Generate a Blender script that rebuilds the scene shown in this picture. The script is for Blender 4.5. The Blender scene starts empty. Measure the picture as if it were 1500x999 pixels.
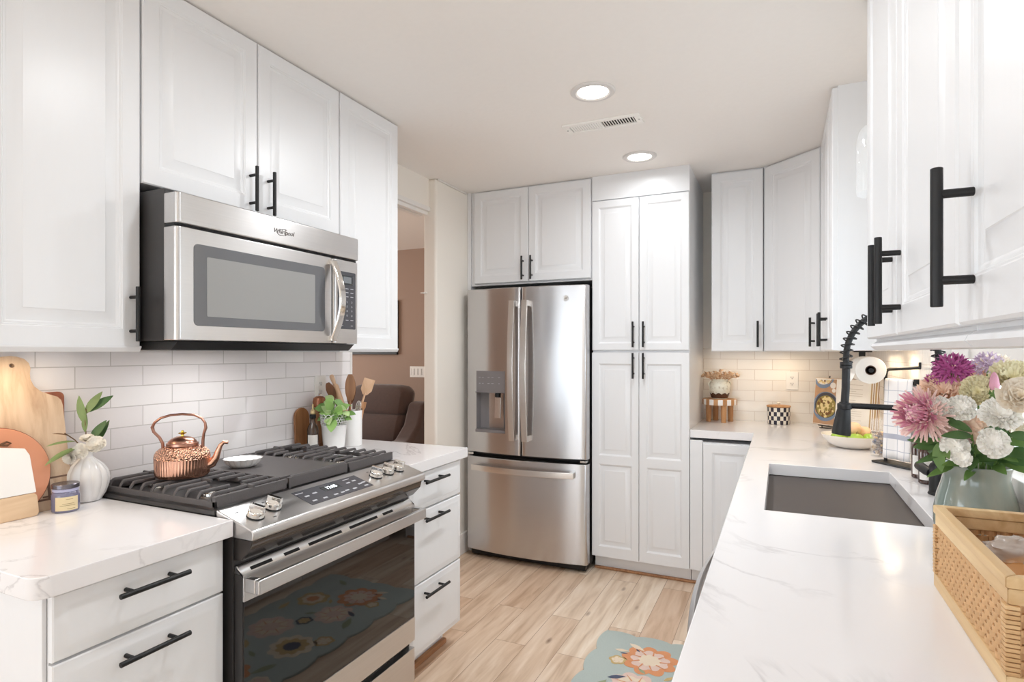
import bpy, bmesh, math, random
from mathutils import Vector, Matrix, noise as mnoise

S = bpy.context.scene
COL = S.collection
PI = math.pi
random.seed(7)

# ------------------------------------------------------------------ camera
cam_d = bpy.data.cameras.new('camera')
cam = bpy.data.objects.new('camera', cam_d)
COL.objects.link(cam)
cam.location = (0.0, 0.0, 1.37)
cam.rotation_euler = (PI / 2, 0, math.radians(24.757))
cam_d.sensor_width = 36.0
cam_d.lens = 854.0 / 1500.0 * 36.0
cam_d.shift_y = 16.5 / 1500.0
cam_d.clip_start = 0.02
S.camera = cam

# ------------------------------------------------------------------ world, lights, exposure
S.view_settings.view_transform = 'Standard'
S.view_settings.look = 'None'
S.view_settings.gamma = 1.0
S.view_settings.use_curve_mapping = False
S.view_settings.exposure = 0.0
S.cycles.max_bounces = 16
S.cycles.diffuse_bounces = 10
S.cycles.glossy_bounces = 8
S.cycles.transmission_bounces = 12
S.cycles.transparent_max_bounces = 12
CEIL = 2.47

wd = bpy.data.worlds.new('daylight_sky')
S.world = wd
wd.use_nodes = True
_bg = wd.node_tree.nodes['Background']
_bg.inputs['Color'].default_value = (0.80, 0.90, 1.0, 1)
_bg.inputs['Strength'].default_value = 1.6


def area(name, loc, rot, sx, sy, power, color=(1, 1, 1), shape='RECTANGLE', spread=180):
    d = bpy.data.lights.new(name, 'AREA')
    d.shape = shape
    d.size = sx
    if shape in ('RECTANGLE', 'ELLIPSE'):
        d.size_y = sy
    d.energy = power
    d.color = color
    d.spread = math.radians(spread)
    o = bpy.data.objects.new(name, d)
    o.location = loc
    o.rotation_euler = rot
    COL.objects.link(o)
    return o


# fill lights added at unseen patio, dining and living-room openings; daylight at sink window
area('patio_fill', (-1.3, -3.10, 1.15), (PI / 2 + 0.30, 0, 0), 2.5, 1.9, 34, (0.87, 0.94, 1.0))  # added fill from behind, tilted up to brighten the ceiling
area('dining_fill', (-3.50, -1.3, 1.4), (PI / 2 + 0.5, 0, -PI / 2), 2.1, 1.4, 40, (0.87, 0.94, 1.0))  # second added fill, from the dining side, also tilted up
area('daylight_sink', (0.66, 1.95, 1.56), (PI / 2, 0, PI / 2), 1.05, 0.95, 6, (0.90, 0.955, 1.0))
area('living_fill', (-6.35, 3.0, 1.5), (PI / 2, 0, -PI / 2), 2.2, 1.4, 70, (1.0, 0.96, 0.92))  # added to light the brown living room
# the two recessed lamps over the aisle and two more, unseen, nearer the camera
for _i, (_x, _y, _p) in enumerate(((-0.72, 2.375, 12.0), (-0.72, 3.272, 1.8), (-0.72, 1.35, 7.5), (-0.72, 0.30, 1.5))):
    area('recessed_lamp_light', (_x, _y, CEIL - 0.014), (0, 0, 0), 0.125, 0.125, _p, (0.94, 0.975, 1.0), 'DISK', 170)
# lamp added under the microwave to brighten the tiles and cooktop
area('cooktop_fill', (-1.74, 1.475, 1.372), (0, 0, 0), 0.10, 0.30, 1.6, (0.98, 0.97, 0.96))
# warm light bars under the wall cabinets
WARM = (1.0, 0.80, 0.56)
area('under_cabinet_light', (0.02, 4.02, 1.362), (0, 0, 0), 0.16, 0.05, 0.6, WARM)
area('under_cabinet_light', (-0.30, 4.02, 1.362), (0, 0, 0), 0.16, 0.05, 0.25, WARM)
area('under_cabinet_light', (-1.88, 0.86, 1.362), (0, 0, 0), 0.05, 0.20, 0.6, WARM)
area('under_cabinet_light', (0.42, 3.25, 1.362), (0, 0, 0), 0.05, 0.35, 0.9, WARM)
area('under_cabinet_light', (0.42, 2.82, 1.362), (0, 0, 0), 0.05, 0.12, 0.5, WARM)


# ------------------------------------------------------------------ helpers
def lin(c):
    return tuple(((v / 255.0) / 12.92 if v <= 10 else ((v / 255.0 + 0.055) / 1.055) ** 2.4) for v in c)


def V(*a):
    return Vector(a)


class MB:
    """collects shapes for ONE mesh"""

    def __init__(self):
        self.v, self.f, self.m = [], [], []

    def add(self, pts, faces, m=0):
        b = len(self.v)
        self.v += [tuple(p) for p in pts]
        for f in faces:
            self.f.append([b + i for i in f])
            self.m.append(m)
        return self

    def box(self, x0, y0, z0, x1, y1, z1, m=0):
        x0, x1 = min(x0, x1), max(x0, x1)
        y0, y1 = min(y0, y1), max(y0, y1)
        z0, z1 = min(z0, z1), max(z0, z1)
        p = [(x0, y0, z0), (x1, y0, z0), (x1, y1, z0), (x0, y1, z0), (x0, y0, z1), (x1, y0, z1), (x1, y1, z1), (x0, y1, z1)]
        return self.add(p, [(0, 3, 2, 1), (4, 5, 6, 7), (0, 1, 5, 4), (1, 2, 6, 5), (2, 3, 7, 6), (3, 0, 4, 7)], m)

    def obox(self, c, a, b, n, m=0):
        """box from its centre and three half-edge vectors"""
        c, a, b, n = Vector(c), Vector(a), Vector(b), Vector(n)
        if a.cross(b).dot(n) < 0:
            a = -a
        p = [c - a - b - n, c + a - b - n, c + a + b - n, c - a + b - n, c - a - b + n, c + a - b + n, c + a + b + n, c - a + b + n]
        return self.add(p, [(0, 3, 2, 1), (4, 5, 6, 7), (0, 1, 5, 4), (1, 2, 6, 5), (2, 3, 7, 6), (3, 0, 4, 7)], m)

    def loft(self, rings, cap0=True, cap1=True, m=0, closed=True):
        n = len(rings[0])
        pts = [p for r in rings for p in r]
        fs = []
        for i in range(len(rings) - 1):
            for j in range(n if closed else n - 1):
                k = (j + 1) % n
                fs.append((i * n + j, i * n + k, (i + 1) * n + k, (i + 1) * n + j))
        if cap0:
            fs.append(tuple(reversed(range(n))))
        if cap1:
            fs.append(tuple((len(rings) - 1) * n + j for j in range(n)))
        return self.add(pts, fs, m)

    def lathe(self, c, prof, n=32, m=0, sx=1.0, sy=1.0, rot=0.0, mod=None, cap0=True, cap1=True):
        rings = []
        for r, z in prof:
            ring = []
            for j in range(n):
                t = 2 * PI * j / n
                q = r * (mod(t, r, z) if mod else 1.0)
                x, y = q * math.cos(t) * sx, q * math.sin(t) * sy
                ring.append((c[0] + x * math.cos(rot) - y * math.sin(rot), c[1] + x * math.sin(rot) + y * math.cos(rot), c[2] + z))
            rings.append(ring)
        return self.loft(rings, cap0, cap1, m)

    def tube(self, pts, r, n=10, m=0, cap=True, flat=None):
        pts = [Vector(p) for p in pts]
        rs = r if isinstance(r, (list, tuple)) else [r] * len(pts)
        rings = []
        u = None
        for i, p in enumerate(pts):
            t = (pts[min(i + 1, len(pts) - 1)] - pts[max(i - 1, 0)]).normalized()
            if u is None:
                u = t.cross(V(0, 0, 1))
                if u.length < 1e-3:
                    u = t.cross(V(0, 1, 0))
                u.normalize()
            else:
                u = (u - t * u.dot(t))
                if u.length < 1e-6:
                    u = t.cross(V(1, 0, 0))
                u.normalize()
            w = t.cross(u)
            a, b = (flat if flat else (1, 1))
            rings.append([p + (u * math.cos(2 * PI * k / n) * a + w * math.sin(2 * PI * k / n) * b) * rs[i] for k in range(n)])
        return self.loft(rings, cap, cap, m)

    def cyl(self, p0, p1, r, n=20, m=0, r1=None):
        return self.tube([p0, p1], [r, r if r1 is None else r1], n, m)

    def sphere(self, c, r, n=16, k=10, m=0, sz=1.0, sx=1.0, sy=1.0):
        prof = [(max(1e-4, r * math.sin(PI * i / k)), -r * sz * math.cos(PI * i / k)) for i in range(k + 1)]
        return self.lathe(c, prof, n, m, sx, sy)

    def prism(self, poly, O, A, B, N, t, m=0):
        """2-D polygon (a, b) extruded t along N"""
        O, A, B, N = Vector(O), Vector(A), Vector(B), Vector(N)
        if A.cross(B).dot(N) * t < 0:
            poly = list(reversed(poly))
        r0 = [O + A * a + B * b for a, b in poly]
        r1 = [p + N * t for p in r0]
        return self.loft([r0, r1], True, True, m)

    def sheet(self, grid, m=0):
        w = len(grid[0])
        fs = [(i * w + j, i * w + j + 1, (i + 1) * w + j + 1, (i + 1) * w + j) for i in range(len(grid) - 1) for j in range(w - 1)]
        return self.add([p for r in grid for p in r], fs, m)

    def panel(self, O, A, N, w, h, prof, m=0):
        """rectangle w x h grown inward by (inset, height) rings: raised-panel doors, drawer fronts"""
        O, A, N = Vector(O), Vector(A), Vector(N)
        Z = V(0, 0, 1)
        rings = []
        for i, n in prof:
            rings.append([O + A * i + Z * i + N * n, O + A * (w - i) + Z * i + N * n, O + A * (w - i) + Z * (h - i) + N * n, O + A * i + Z * (h - i) + N * n])
        if A.cross(Z).dot(N) < 0:
            rings = [list(reversed(r)) for r in rings]
        return self.loft(rings, True, True, m)

    def build(self, name, mats, parent=None, bevel=0.0, seg=2, ang=35, smooth=True, label=None, solid=0.0, sub=0):
        me = bpy.data.meshes.new(name)
        off = world_loc(parent)
        me.from_pydata([(p[0] - off.x, p[1] - off.y, p[2] - off.z) for p in self.v], [], self.f)
        if not isinstance(mats, (list, tuple)):
            mats = [mats]
        for mt in mats:
            me.materials.append(mt)
        me.polygons.foreach_set('material_index', self.m)
        if bevel > 0:
            bm = bmesh.new()
            bm.from_mesh(me)
            es = [e for e in bm.edges if len(e.link_faces) == 2 and e.calc_face_angle(0) > math.radians(ang)]
            bmesh.ops.bevel(bm, geom=es, offset=bevel, segments=seg, profile=0.5, affect='EDGES', clamp_overlap=True)
            bm.to_mesh(me)
            bm.free()
        if smooth:
            me.polygons.foreach_set('use_smooth', [True] * len(me.polygons))
            me.set_sharp_from_angle(angle=math.radians(ang))
        me.update()
        o = bpy.data.objects.new(name, me)
        COL.objects.link(o)
        if parent is not None:
            o.parent = parent
        if label:
            o['label'] = label
        if solid:
            md = o.modifiers.new('thickness', 'SOLIDIFY')
            md.thickness = solid
            md.offset = 0
        if bevel > 0 and smooth:
            md = o.modifiers.new('face_weighted', 'WEIGHTED_NORMAL')
            md.mode = 'FACE_AREA'
            md.weight = 100
            md.keep_sharp = True
        if sub:
            md = o.modifiers.new('smooth', 'SUBSURF')
            md.levels = sub
            md.render_levels = sub
        return o


def world_loc(o):
    l = V(0, 0, 0)
    while o is not None:
        l += o.location
        o = o.parent
    return l


def T(name, label, cat, loc, group=None):
    o = bpy.data.objects.new(name, None)
    o.empty_display_size = 0.05
    COL.objects.link(o)
    o.location = loc
    o['label'] = label
    o['category'] = cat
    if group:
        o['group'] = group
    return o


def tag(o, label, cat, group=None, kind=None):
    o['label'] = label
    o['category'] = cat
    if group:
        o['group'] = group
    if kind:
        o['kind'] = kind
    return o


def struct(name, mb, mat, parent=None, bevel=0.0, label=None, **k):
    o = mb.build(name, mat, parent, bevel, **k)
    if parent is None:
        o['kind'] = 'structure'
    if label:
        o['label'] = label
    return o


def arc(c, a, b, r, t0, t1, n):
    c, a, b = Vector(c), Vector(a), Vector(b)
    return [c + a * (r * math.cos(t0 + (t1 - t0) * i / n)) + b * (r * math.sin(t0 + (t1 - t0) * i / n)) for i in range(n + 1)]


def rrect(x0, x1, y0, y1, r, n=5):
    """rounded rectangle outline, counter-clockwise"""
    out = []
    for cx, cy, t in ((x1 - r, y1 - r, 0), (x0 + r, y1 - r, PI / 2), (x0 + r, y0 + r, PI), (x1 - r, y0 + r, 1.5 * PI)):
        for i in range(n + 1):
            a = t + PI / 2 * i / n
            out.append((cx + r * math.cos(a), cy + r * math.sin(a)))
    return out


def frame_of(n):
    n = Vector(n).normalized()
    u = n.cross(V(0, 0, 1))
    if u.length < 1e-3:
        u = V(1, 0, 0)
    u.normalize()
    return u, n.cross(u), n


def text_mesh(body, size, mat, name, O, A, B, parent, ext=0.0006, align='CENTER', shear=0.0, label=None, bold=0.0):
    """lettering as a thin mesh: O centre, A reading direction, B up"""
    cu = bpy.data.curves.new('lettering', 'FONT')
    cu.body = body
    cu.size = size
    cu.align_x = align
    cu.align_y = 'CENTER'
    cu.extrude = ext
    cu.shear = shear
    cu.offset = bold
    cu.resolution_u = 4
    tmp = bpy.data.objects.new('lettering', cu)
    me = bpy.data.meshes.new_from_object(tmp)
    bpy.data.objects.remove(tmp)
    O, A, B = Vector(O), Vector(A).normalized(), Vector(B).normalized()
    N = A.cross(B)
    off = world_loc(parent)
    for v in me.vertices:
        c = v.co.copy()
        v.co = O + A * c.x + B * c.y + N * c.z - off
    me.name = name
    me.materials.clear()
    me.materials.append(mat)
    o = bpy.data.objects.new(name, me)
    COL.objects.link(o)
    o.parent = parent
    if label:
        o['label'] = label
    return o


# ------------------------------------------------------------------ materials
def nodes(name):
    m = bpy.data.materials.new(name)
    m.use_nodes = True
    nt = m.node_tree
    return m, nt, nt.nodes['Principled BSDF'], nt.nodes, nt.links


def mat(name, rgb, rough=0.5, metal=0.0, var=0.04, scale=30.0, bump=0.0, coat=0.0, spec=0.5, stretch=(1, 1, 1), trans=0.0, ior=1.45, alpha=1.0, sss=0.0, emit=0.0, sheen=0.0):
    m, nt, P, N, L = nodes(name)
    tc = N.new('ShaderNodeTexCoord')
    mp = N.new('ShaderNodeMapping')
    mp.inputs['Scale'].default_value = stretch
    nz = N.new('ShaderNodeTexNoise')
    nz.inputs['Scale'].default_value = scale
    nz.inputs['Detail'].default_value = 3
    L.new(tc.outputs['Object'], mp.inputs['Vector'])
    L.new(mp.outputs['Vector'], nz.inputs['Vector'])
    c = lin(rgb)
    mx = N.new('ShaderNodeMix')
    mx.data_type = 'RGBA'
    mx.inputs[6].default_value = (*[x * (1 - var) for x in c], 1)
    mx.inputs[7].default_value = (*[min(1, x * (1 + var)) for x in c], 1)
    L.new(nz.outputs['Fac'], mx.inputs[0])
    L.new(mx.outputs[2], P.inputs['Base Color'])
    P.inputs['Roughness'].default_value = rough
    P.inputs['Metallic'].default_value = metal
    P.inputs['Specular IOR Level'].default_value = spec
    P.inputs['Coat Weight'].default_value = coat
    P.inputs['Coat Roughness'].default_value = 0.08
    P.inputs['Transmission Weight'].default_value = trans
    P.inputs['IOR'].default_value = ior
    P.inputs['Alpha'].default_value = alpha
    if sheen:
        P.inputs['Sheen Weight'].default_value = sheen
    if sss:
        P.inputs['Subsurface Weight'].default_value = sss
        P.inputs['Subsurface Radius'].default_value = (0.01, 0.01, 0.01)
    if emit:
        P.inputs['Emission Color'].default_value = (*c, 1)
        P.inputs['Emission Strength'].default_value = emit
    if bump:
        bp = N.new('ShaderNodeBump')
        bp.inputs['Strength'].default_value = bump
        bp.inputs['Distance'].default_value = 0.002
        L.new(nz.outputs['Fac'], bp.inputs['Height'])
        L.new(bp.outputs['Normal'], P.inputs['Normal'])
    return m


def wood(name, c0, c1, axis=2, scale=9.0, stretch=0.07, rough=0.5, bump=0.1, c2=None):
    m, nt, P, N, L = nodes(name)
    tc = N.new('ShaderNodeTexCoord')
    mp = N.new('ShaderNodeMapping')
    s = [1.0, 1.0, 1.0]
    s[axis] = stretch
    mp.inputs['Scale'].default_value = s
    nz = N.new('ShaderNodeTexNoise')
    nz.inputs['Scale'].default_value = scale * 6
    nz.inputs['Detail'].default_value = 6
    nz.inputs['Distortion'].default_value = 0.6
    rp = N.new('ShaderNodeValToRGB')
    rp.color_ramp.elements[0].color = (*lin(c0), 1)
    rp.color_ramp.elements[1].color = (*lin(c1), 1)
    rp.color_ramp.elements[0].position = 0.3
    rp.color_ramp.elements[1].position = 0.7
    if c2:
        e = rp.color_ramp.elements.new(0.5)
        e.color = (*lin(c2), 1)
    L.new(tc.outputs['Object'], mp.inputs['Vector'])
    L.new(mp.outputs['Vector'], nz.inputs['Vector'])
    L.new(nz.outputs['Fac'], rp.inputs['Fac'])
    L.new(rp.outputs['Color'], P.inputs['Base Color'])
    P.inputs['Roughness'].default_value = rough
    bp = N.new('ShaderNodeBump')
    bp.inputs['Strength'].default_value = bump
    bp.inputs['Distance'].default_value = 0.001
    L.new(nz.outputs['Fac'], bp.inputs['Height'])
    L.new(bp.outputs['Normal'], P.inputs['Normal'])
    return m


def steel(name, rgb, rough=0.24, axis=2, bump=0.05, aniso=0.0):
    """brushed steel, the brushing running along axis"""
    m, nt, P, N, L = nodes(name)
    tc = N.new('ShaderNodeTexCoord')
    mp = N.new('ShaderNodeMapping')
    s = [260.0, 260.0, 260.0]
    s[axis] = 2.5
    mp.inputs['Scale'].default_value = s
    nz = N.new('ShaderNodeTexNoise')
    nz.inputs['Scale'].default_value = 1.0
    nz.inputs['Detail'].default_value = 2
    L.new(tc.outputs['Object'], mp.inputs['Vector'])
    L.new(mp.outputs['Vector'], nz.inputs['Vector'])
    c = lin(rgb)
    mx = N.new('ShaderNodeMix')
    mx.data_type = 'RGBA'
    mx.inputs[6].default_value = (*[x * 0.95 for x in c], 1)
    mx.inputs[7].default_value = (*[min(1, x * 1.05) for x in c], 1)
    L.new(nz.outputs['Fac'], mx.inputs[0])
    L.new(mx.outputs[2], P.inputs['Base Color'])
    P.inputs['Metallic'].default_value = 1.0
    P.inputs['Roughness'].default_value = rough
    if aniso:
        P.inputs['Anisotropic'].default_value = aniso
        P.inputs['Anisotropic Rotation'].default_value = 0.25
        tg = N.new('ShaderNodeTangent')
        tg.direction_type = 'RADIAL'
        tg.axis = 'Z'
        L.new(tg.outputs[0], P.inputs['Tangent'])
    bp = N.new('ShaderNodeBump')
    bp.inputs['Strength'].default_value = bump
    bp.inputs['Distance'].default_value = 0.001
    L.new(nz.outputs['Fac'], bp.inputs['Height'])
    L.new(bp.outputs['Normal'], P.inputs['Normal'])
    return m


def tile(name, ax, rgb1, rgb2, grout, ph=0.0):
    """subway tile: running bond on the wall plane spanned by ax (0 or 1) and z"""
    m, nt, P, N, L = nodes(name)
    tc = N.new('ShaderNodeTexCoord')
    sp = N.new('ShaderNodeSeparateXYZ')
    cb = N.new('ShaderNodeCombineXYZ')
    L.new(tc.outputs['Object'], sp.inputs[0])
    a1 = N.new('ShaderNodeMath')
    a1.operation = 'ADD'
    a1.inputs[1].default_value = ph
    a2 = N.new('ShaderNodeMath')
    a2.operation = 'ADD'
    a2.inputs[1].default_value = -0.908
    L.new(sp.outputs[ax], a1.inputs[0])
    L.new(sp.outputs[2], a2.inputs[0])
    L.new(a1.outputs[0], cb.inputs[0])
    L.new(a2.outputs[0], cb.inputs[1])
    br = N.new('ShaderNodeTexBrick')
    br.inputs['Color1'].default_value = (*lin(rgb1), 1)
    br.inputs['Color2'].default_value = (*lin(rgb2), 1)
    br.inputs['Mortar'].default_value = (*lin(grout), 1)
    br.inputs['Scale'].default_value = 1.0
    br.inputs['Mortar Size'].default_value = 0.0016
    br.inputs['Mortar Smooth'].default_value = 0.1
    br.inputs['Brick Width'].default_value = 0.2157
    br.inputs['Row Height'].default_value = 0.0693
    L.new(cb.outputs[0], br.inputs['Vector'])
    L.new(br.outputs['Color'], P.inputs['Base Color'])
    P.inputs['Roughness'].default_value = 0.14
    nz = N.new('ShaderNodeTexNoise')
    nz.inputs['Scale'].default_value = 22
    nz.inputs['Detail'].default_value = 2
    L.new(tc.outputs['Object'], nz.inputs['Vector'])
    mu = N.new('ShaderNodeMath')
    mu.operation = 'MULTIPLY_ADD'
    mu.inputs[1].default_value = -1.2
    L.new(br.outputs['Fac'], mu.inputs[0])
    L.new(nz.outputs['Fac'], mu.inputs[2])
    bp = N.new('ShaderNodeBump')
    bp.inputs['Strength'].default_value = 0.5
    bp.inputs['Distance'].default_value = 0.0022
    L.new(mu.outputs[0], bp.inputs['Height'])
    L.new(bp.outputs['Normal'], P.inputs['Normal'])
    return m


def quartz(name):
    m, nt, P, N, L = nodes(name)
    tc = N.new('ShaderNodeTexCoord')
    n1 = N.new('ShaderNodeTexNoise')
    n1.inputs['Scale'].default_value = 1.5
    n1.inputs['Detail'].default_value = 7
    n1.inputs['Roughness'].default_value = 0.55
    n1.inputs['Distortion'].default_value = 1.1
    L.new(tc.outputs['Object'], n1.inputs['Vector'])
    r1 = N.new('ShaderNodeValToRGB')
    cr = r1.color_ramp
    cr.elements[0].position = 0.487
    cr.elements[0].color = (0, 0, 0, 1)
    cr.elements[1].position = 0.513
    cr.elements[1].color = (0, 0, 0, 1)
    e = cr.elements.new(0.50)
    e.color = (1, 1, 1, 1)
    L.new(n1.outputs['Fac'], r1.inputs['Fac'])
    n2 = N.new('ShaderNodeTexNoise')
    n2.inputs['Scale'].default_value = 2.6
    n2.inputs['Detail'].default_value = 2
    L.new(tc.outputs['Object'], n2.inputs['Vector'])
    r2 = N.new('ShaderNodeValToRGB')
    r2.color_ramp.elements[0].position = 0.44
    r2.color_ramp.elements[1].position = 0.60
    L.new(n2.outputs['Fac'], r2.inputs['Fac'])
    mu = N.new('ShaderNodeMath')
    mu.operation = 'MULTIPLY'
    L.new(r1.outputs['Color'], mu.inputs[0])
    L.new(r2.outputs['Color'], mu.inputs[1])
    m2 = N.new('ShaderNodeMath')
    m2.operation = 'MULTIPLY'
    m2.inputs[1].default_value = 0.6
    L.new(mu.outputs[0], m2.inputs[0])
    mx = N.new('ShaderNodeMix')
    mx.data_type = 'RGBA'
    mx.inputs[6].default_value = (*lin((231, 229, 230)), 1)
    mx.inputs[7].default_value = (*lin((186, 183, 185)), 1)
    L.new(m2.outputs[0], mx.inputs[0])
    L.new(mx.outputs[2], P.inputs['Base Color'])
    P.inputs['Roughness'].default_value = 0.16
    return m


def planks(name):
    m, nt, P, N, L = nodes(name)
    tc = N.new('ShaderNodeTexCoord')
    sp = N.new('ShaderNodeSeparateXYZ')
    cb = N.new('ShaderNodeCombineXYZ')
    L.new(tc.outputs['Object'], sp.inputs[0])
    L.new(sp.outputs[1], cb.inputs[0])
    L.new(sp.outputs[0], cb.inputs[1])
    br = N.new('ShaderNodeTexBrick')
    br.offset = 0.37
    br.inputs['Color1'].default_value = (0, 0, 0, 1)
    br.inputs['Color2'].default_value = (1, 1, 1, 1)
    br.inputs['Mortar'].default_value = (0.5, 0.5, 0.5, 1)
    br.inputs['Scale'].default_value = 1.0
    br.inputs['Mortar Size'].default_value = 0.0012
    br.inputs['Brick Width'].default_value = 0.95
    br.inputs['Row Height'].default_value = 0.155
    L.new(cb.outputs[0], br.inputs['Vector'])
    # grain shifted per plank
    sh = N.new('ShaderNodeVectorMath')
    sh.operation = 'MULTIPLY_ADD'
    sh.inputs[1].default_value = (7, 13, 3)
    L.new(br.outputs['Color'], sh.inputs[0])
    L.new(tc.outputs['Object'], sh.inputs[2])
    mp = N.new('ShaderNodeMapping')
    mp.inputs['Scale'].default_value = (16, 1.5, 1)
    L.new(sh.outputs[0], mp.inputs['Vector'])
    nz = N.new('ShaderNodeTexNoise')
    nz.inputs['Scale'].default_value = 1.6
    nz.inputs['Detail'].default_value = 7
    nz.inputs['Distortion'].default_value = 0.5
    L.new(mp.outputs['Vector'], nz.inputs['Vector'])
    rp = N.new('ShaderNodeValToRGB')
    rp.color_ramp.elements[0].position = 0.25
    rp.color_ramp.elements[0].color = (*lin((190, 166, 142)), 1)
    rp.color_ramp.elements[1].position = 0.72
    rp.color_ramp.elements[1].color = (*lin((240, 227, 210)), 1)
    e = rp.color_ramp.elements.new(0.48)
    e.color = (*lin((222, 203, 181)), 1)
    L.new(nz.outputs['Fac'], rp.inputs['Fac'])
    # plank tone
    rt = N.new('ShaderNodeValToRGB')
    rt.color_ramp.elements[0].color = (*lin((222, 200, 184)), 1)
    rt.color_ramp.elements[1].color = (1, 1, 1, 1)
    L.new(br.outputs['Color'], rt.inputs['Fac'])
    mt = N.new('ShaderNodeMix')
    mt.data_type = 'RGBA'
    mt.blend_type = 'MULTIPLY'
    mt.inputs[0].default_value = 0.8
    L.new(rp.outputs['Color'], mt.inputs[6])
    L.new(rt.outputs['Color'], mt.inputs[7])
    # knots
    mk = N.new('ShaderNodeMapping')
    mk.inputs['Scale'].default_value = (9.0, 3.2, 1)
    L.new(sh.outputs[0], mk.inputs['Vector'])
    vo = N.new('ShaderNodeTexVoronoi')
    vo.inputs['Scale'].default_value = 1.0
    L.new(mk.outputs['Vector'], vo.inputs['Vector'])
    rk = N.new('ShaderNodeValToRGB')
    rk.color_ramp.elements[0].position = 0.0
    rk.color_ramp.elements[0].color = (1, 1, 1, 1)
    rk.color_ramp.elements[1].position = 0.13
    rk.color_ramp.elements[1].color = (0, 0, 0, 1)
    L.new(vo.outputs['Distance'], rk.inputs['Fac'])
    sc = N.new('ShaderNodeSeparateColor')
    L.new(vo.outputs['Color'], sc.inputs[0])
    gt = N.new('ShaderNodeMath')
    gt.operation = 'GREATER_THAN'
    gt.inputs[1].default_value = 0.45
    L.new(sc.outputs[0], gt.inputs[0])
    km = N.new('ShaderNodeMath')
    km.operation = 'MULTIPLY'
    L.new(rk.outputs['Color'], km.inputs[0])
    L.new(gt.outputs[0], km.inputs[1])
    mk2 = N.new('ShaderNodeMix')
    mk2.data_type = 'RGBA'
    mk2.inputs[7].default_value = (*lin((118, 90, 72)), 1)
    L.new(km.outputs[0], mk2.inputs[0])
    L.new(mt.outputs[2], mk2.inputs[6])
    # seams
    ms = N.new('ShaderNodeMix')
    ms.data_type = 'RGBA'
    ms.inputs[7].default_value = (*lin((150, 122, 102)), 1)
    L.new(br.outputs['Fac'], ms.inputs[0])
    L.new(mk2.outputs[2], ms.inputs[6])
    L.new(ms.outputs[2], P.inputs['Base Color'])
    P.inputs['Roughness'].default_value = 0.42
    bp = N.new('ShaderNodeBump')
    bp.inputs['Strength'].default_value = 0.12
    bp.inputs['Distance'].default_value = 0.001
    L.new(nz.outputs['Fac'], bp.inputs['Height'])
    L.new(bp.outputs['Normal'], P.inputs['Normal'])
    return m


def check(name, c0, c1, axes, size):
    """gingham lines / checker woven in cloth or glaze"""
    m, nt, P, N, L = nodes(name)
    return m, nt, P, N, L


M = dict(
    paint=mat('white_cabinet_paint', (228, 229, 231), 0.32, var=0.008, scale=60, bump=0.04, stretch=(1, 1, 0.15)),
    wallpaint=mat('cream_wall_paint', (242, 237, 229), 0.7, var=0.012, scale=120, bump=0.12),
    ceil=mat('ceiling_paint', (240, 236, 232), 0.8, var=0.015, scale=45, bump=0.25),
    trim=mat('white_trim_paint', (235, 232, 228), 0.4, var=0.01),
    brown=mat('brown_wall_paint', (164, 140, 125), 0.75, var=0.02, scale=90, bump=0.1),
    floor=planks('oak_planks'),
    tileL=tile('white_glazed_tile', 1, (236, 231, 232), (246, 243, 243), (205, 200, 198), -0.0128),
    tileB=tile('cream_glazed_tile', 0, (236, 229, 219), (243, 238, 230), (219, 208, 196), 0.05),
    tileR=tile('cream_glazed_tile_right', 1, (236, 230, 222), (243, 238, 231), (219, 208, 196), 0.03),
    quartz=quartz('white_quartz'),
    black=mat('matte_black_metal', (19, 18, 19), 0.46, var=0.05, spec=0.5),
    steelV=steel('brushed_steel_upright', (206, 205, 206), 0.26, 0, 0.05, 0.8),
    steelH=steel('brushed_steel_level', (212, 210, 209), 0.28, 1, 0.05, 0.7),
    steelX=steel('brushed_steel_handle', (226, 222, 218), 0.26, 0),
    chrome=mat('bright_steel', (225, 222, 218), 0.12, 1.0, var=0.02),
    dark=mat('dark_enamel', (56, 54, 54), 0.3, var=0.03),
    darkplas=mat('black_plastic', (22, 22, 23), 0.45, var=0.04),
    iron=mat('cast_iron', (86, 82, 82), 0.5, var=0.1, scale=200, bump=0.25),
    griddle=mat('dark_griddle_coating', (82, 78, 78), 0.42, var=0.04, scale=150, bump=0.1),
    glassblk=mat('black_oven_glass', (18, 15, 15), 0.03, var=0.02, spec=0.7, ior=1.55),
    glassgrey=mat('grey_door_glass', (100, 101, 104), 0.10, var=0.02, spec=0.8),
    keypad=mat('dark_grey_keypad', (72, 72, 77), 0.3, var=0.02),
    keymark=mat('pale_key_marking', (190, 190, 196), 0.5),
    lcd=mat('display_window', (52, 56, 58), 0.15),
    digit=mat('lit_digit', (235, 242, 250), 0.4, emit=1.2),
    grey=mat('grey_plastic', (128, 124, 126), 0.4),
    glass=mat('clear_glass', (250, 250, 250), 0.02, var=0.0, trans=1.0, ior=1.45),
    thin=mat('thin_clear_glass', (245, 246, 246), 0.03, var=0.0, alpha=0.10, spec=0.8),
    pane=mat('window_glass', (250, 252, 252), 0.0, var=0.0, trans=1.0, ior=1.02),
    lamp=mat('lamp_diffuser', (255, 252, 246), 0.5, var=0.0, emit=6.0),
    cream=mat('white_ceramic', (240, 239, 238), 0.25, var=0.01, coat=0.3),
    plastic=mat('white_plastic', (240, 237, 232), 0.35, var=0.01),
)

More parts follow.
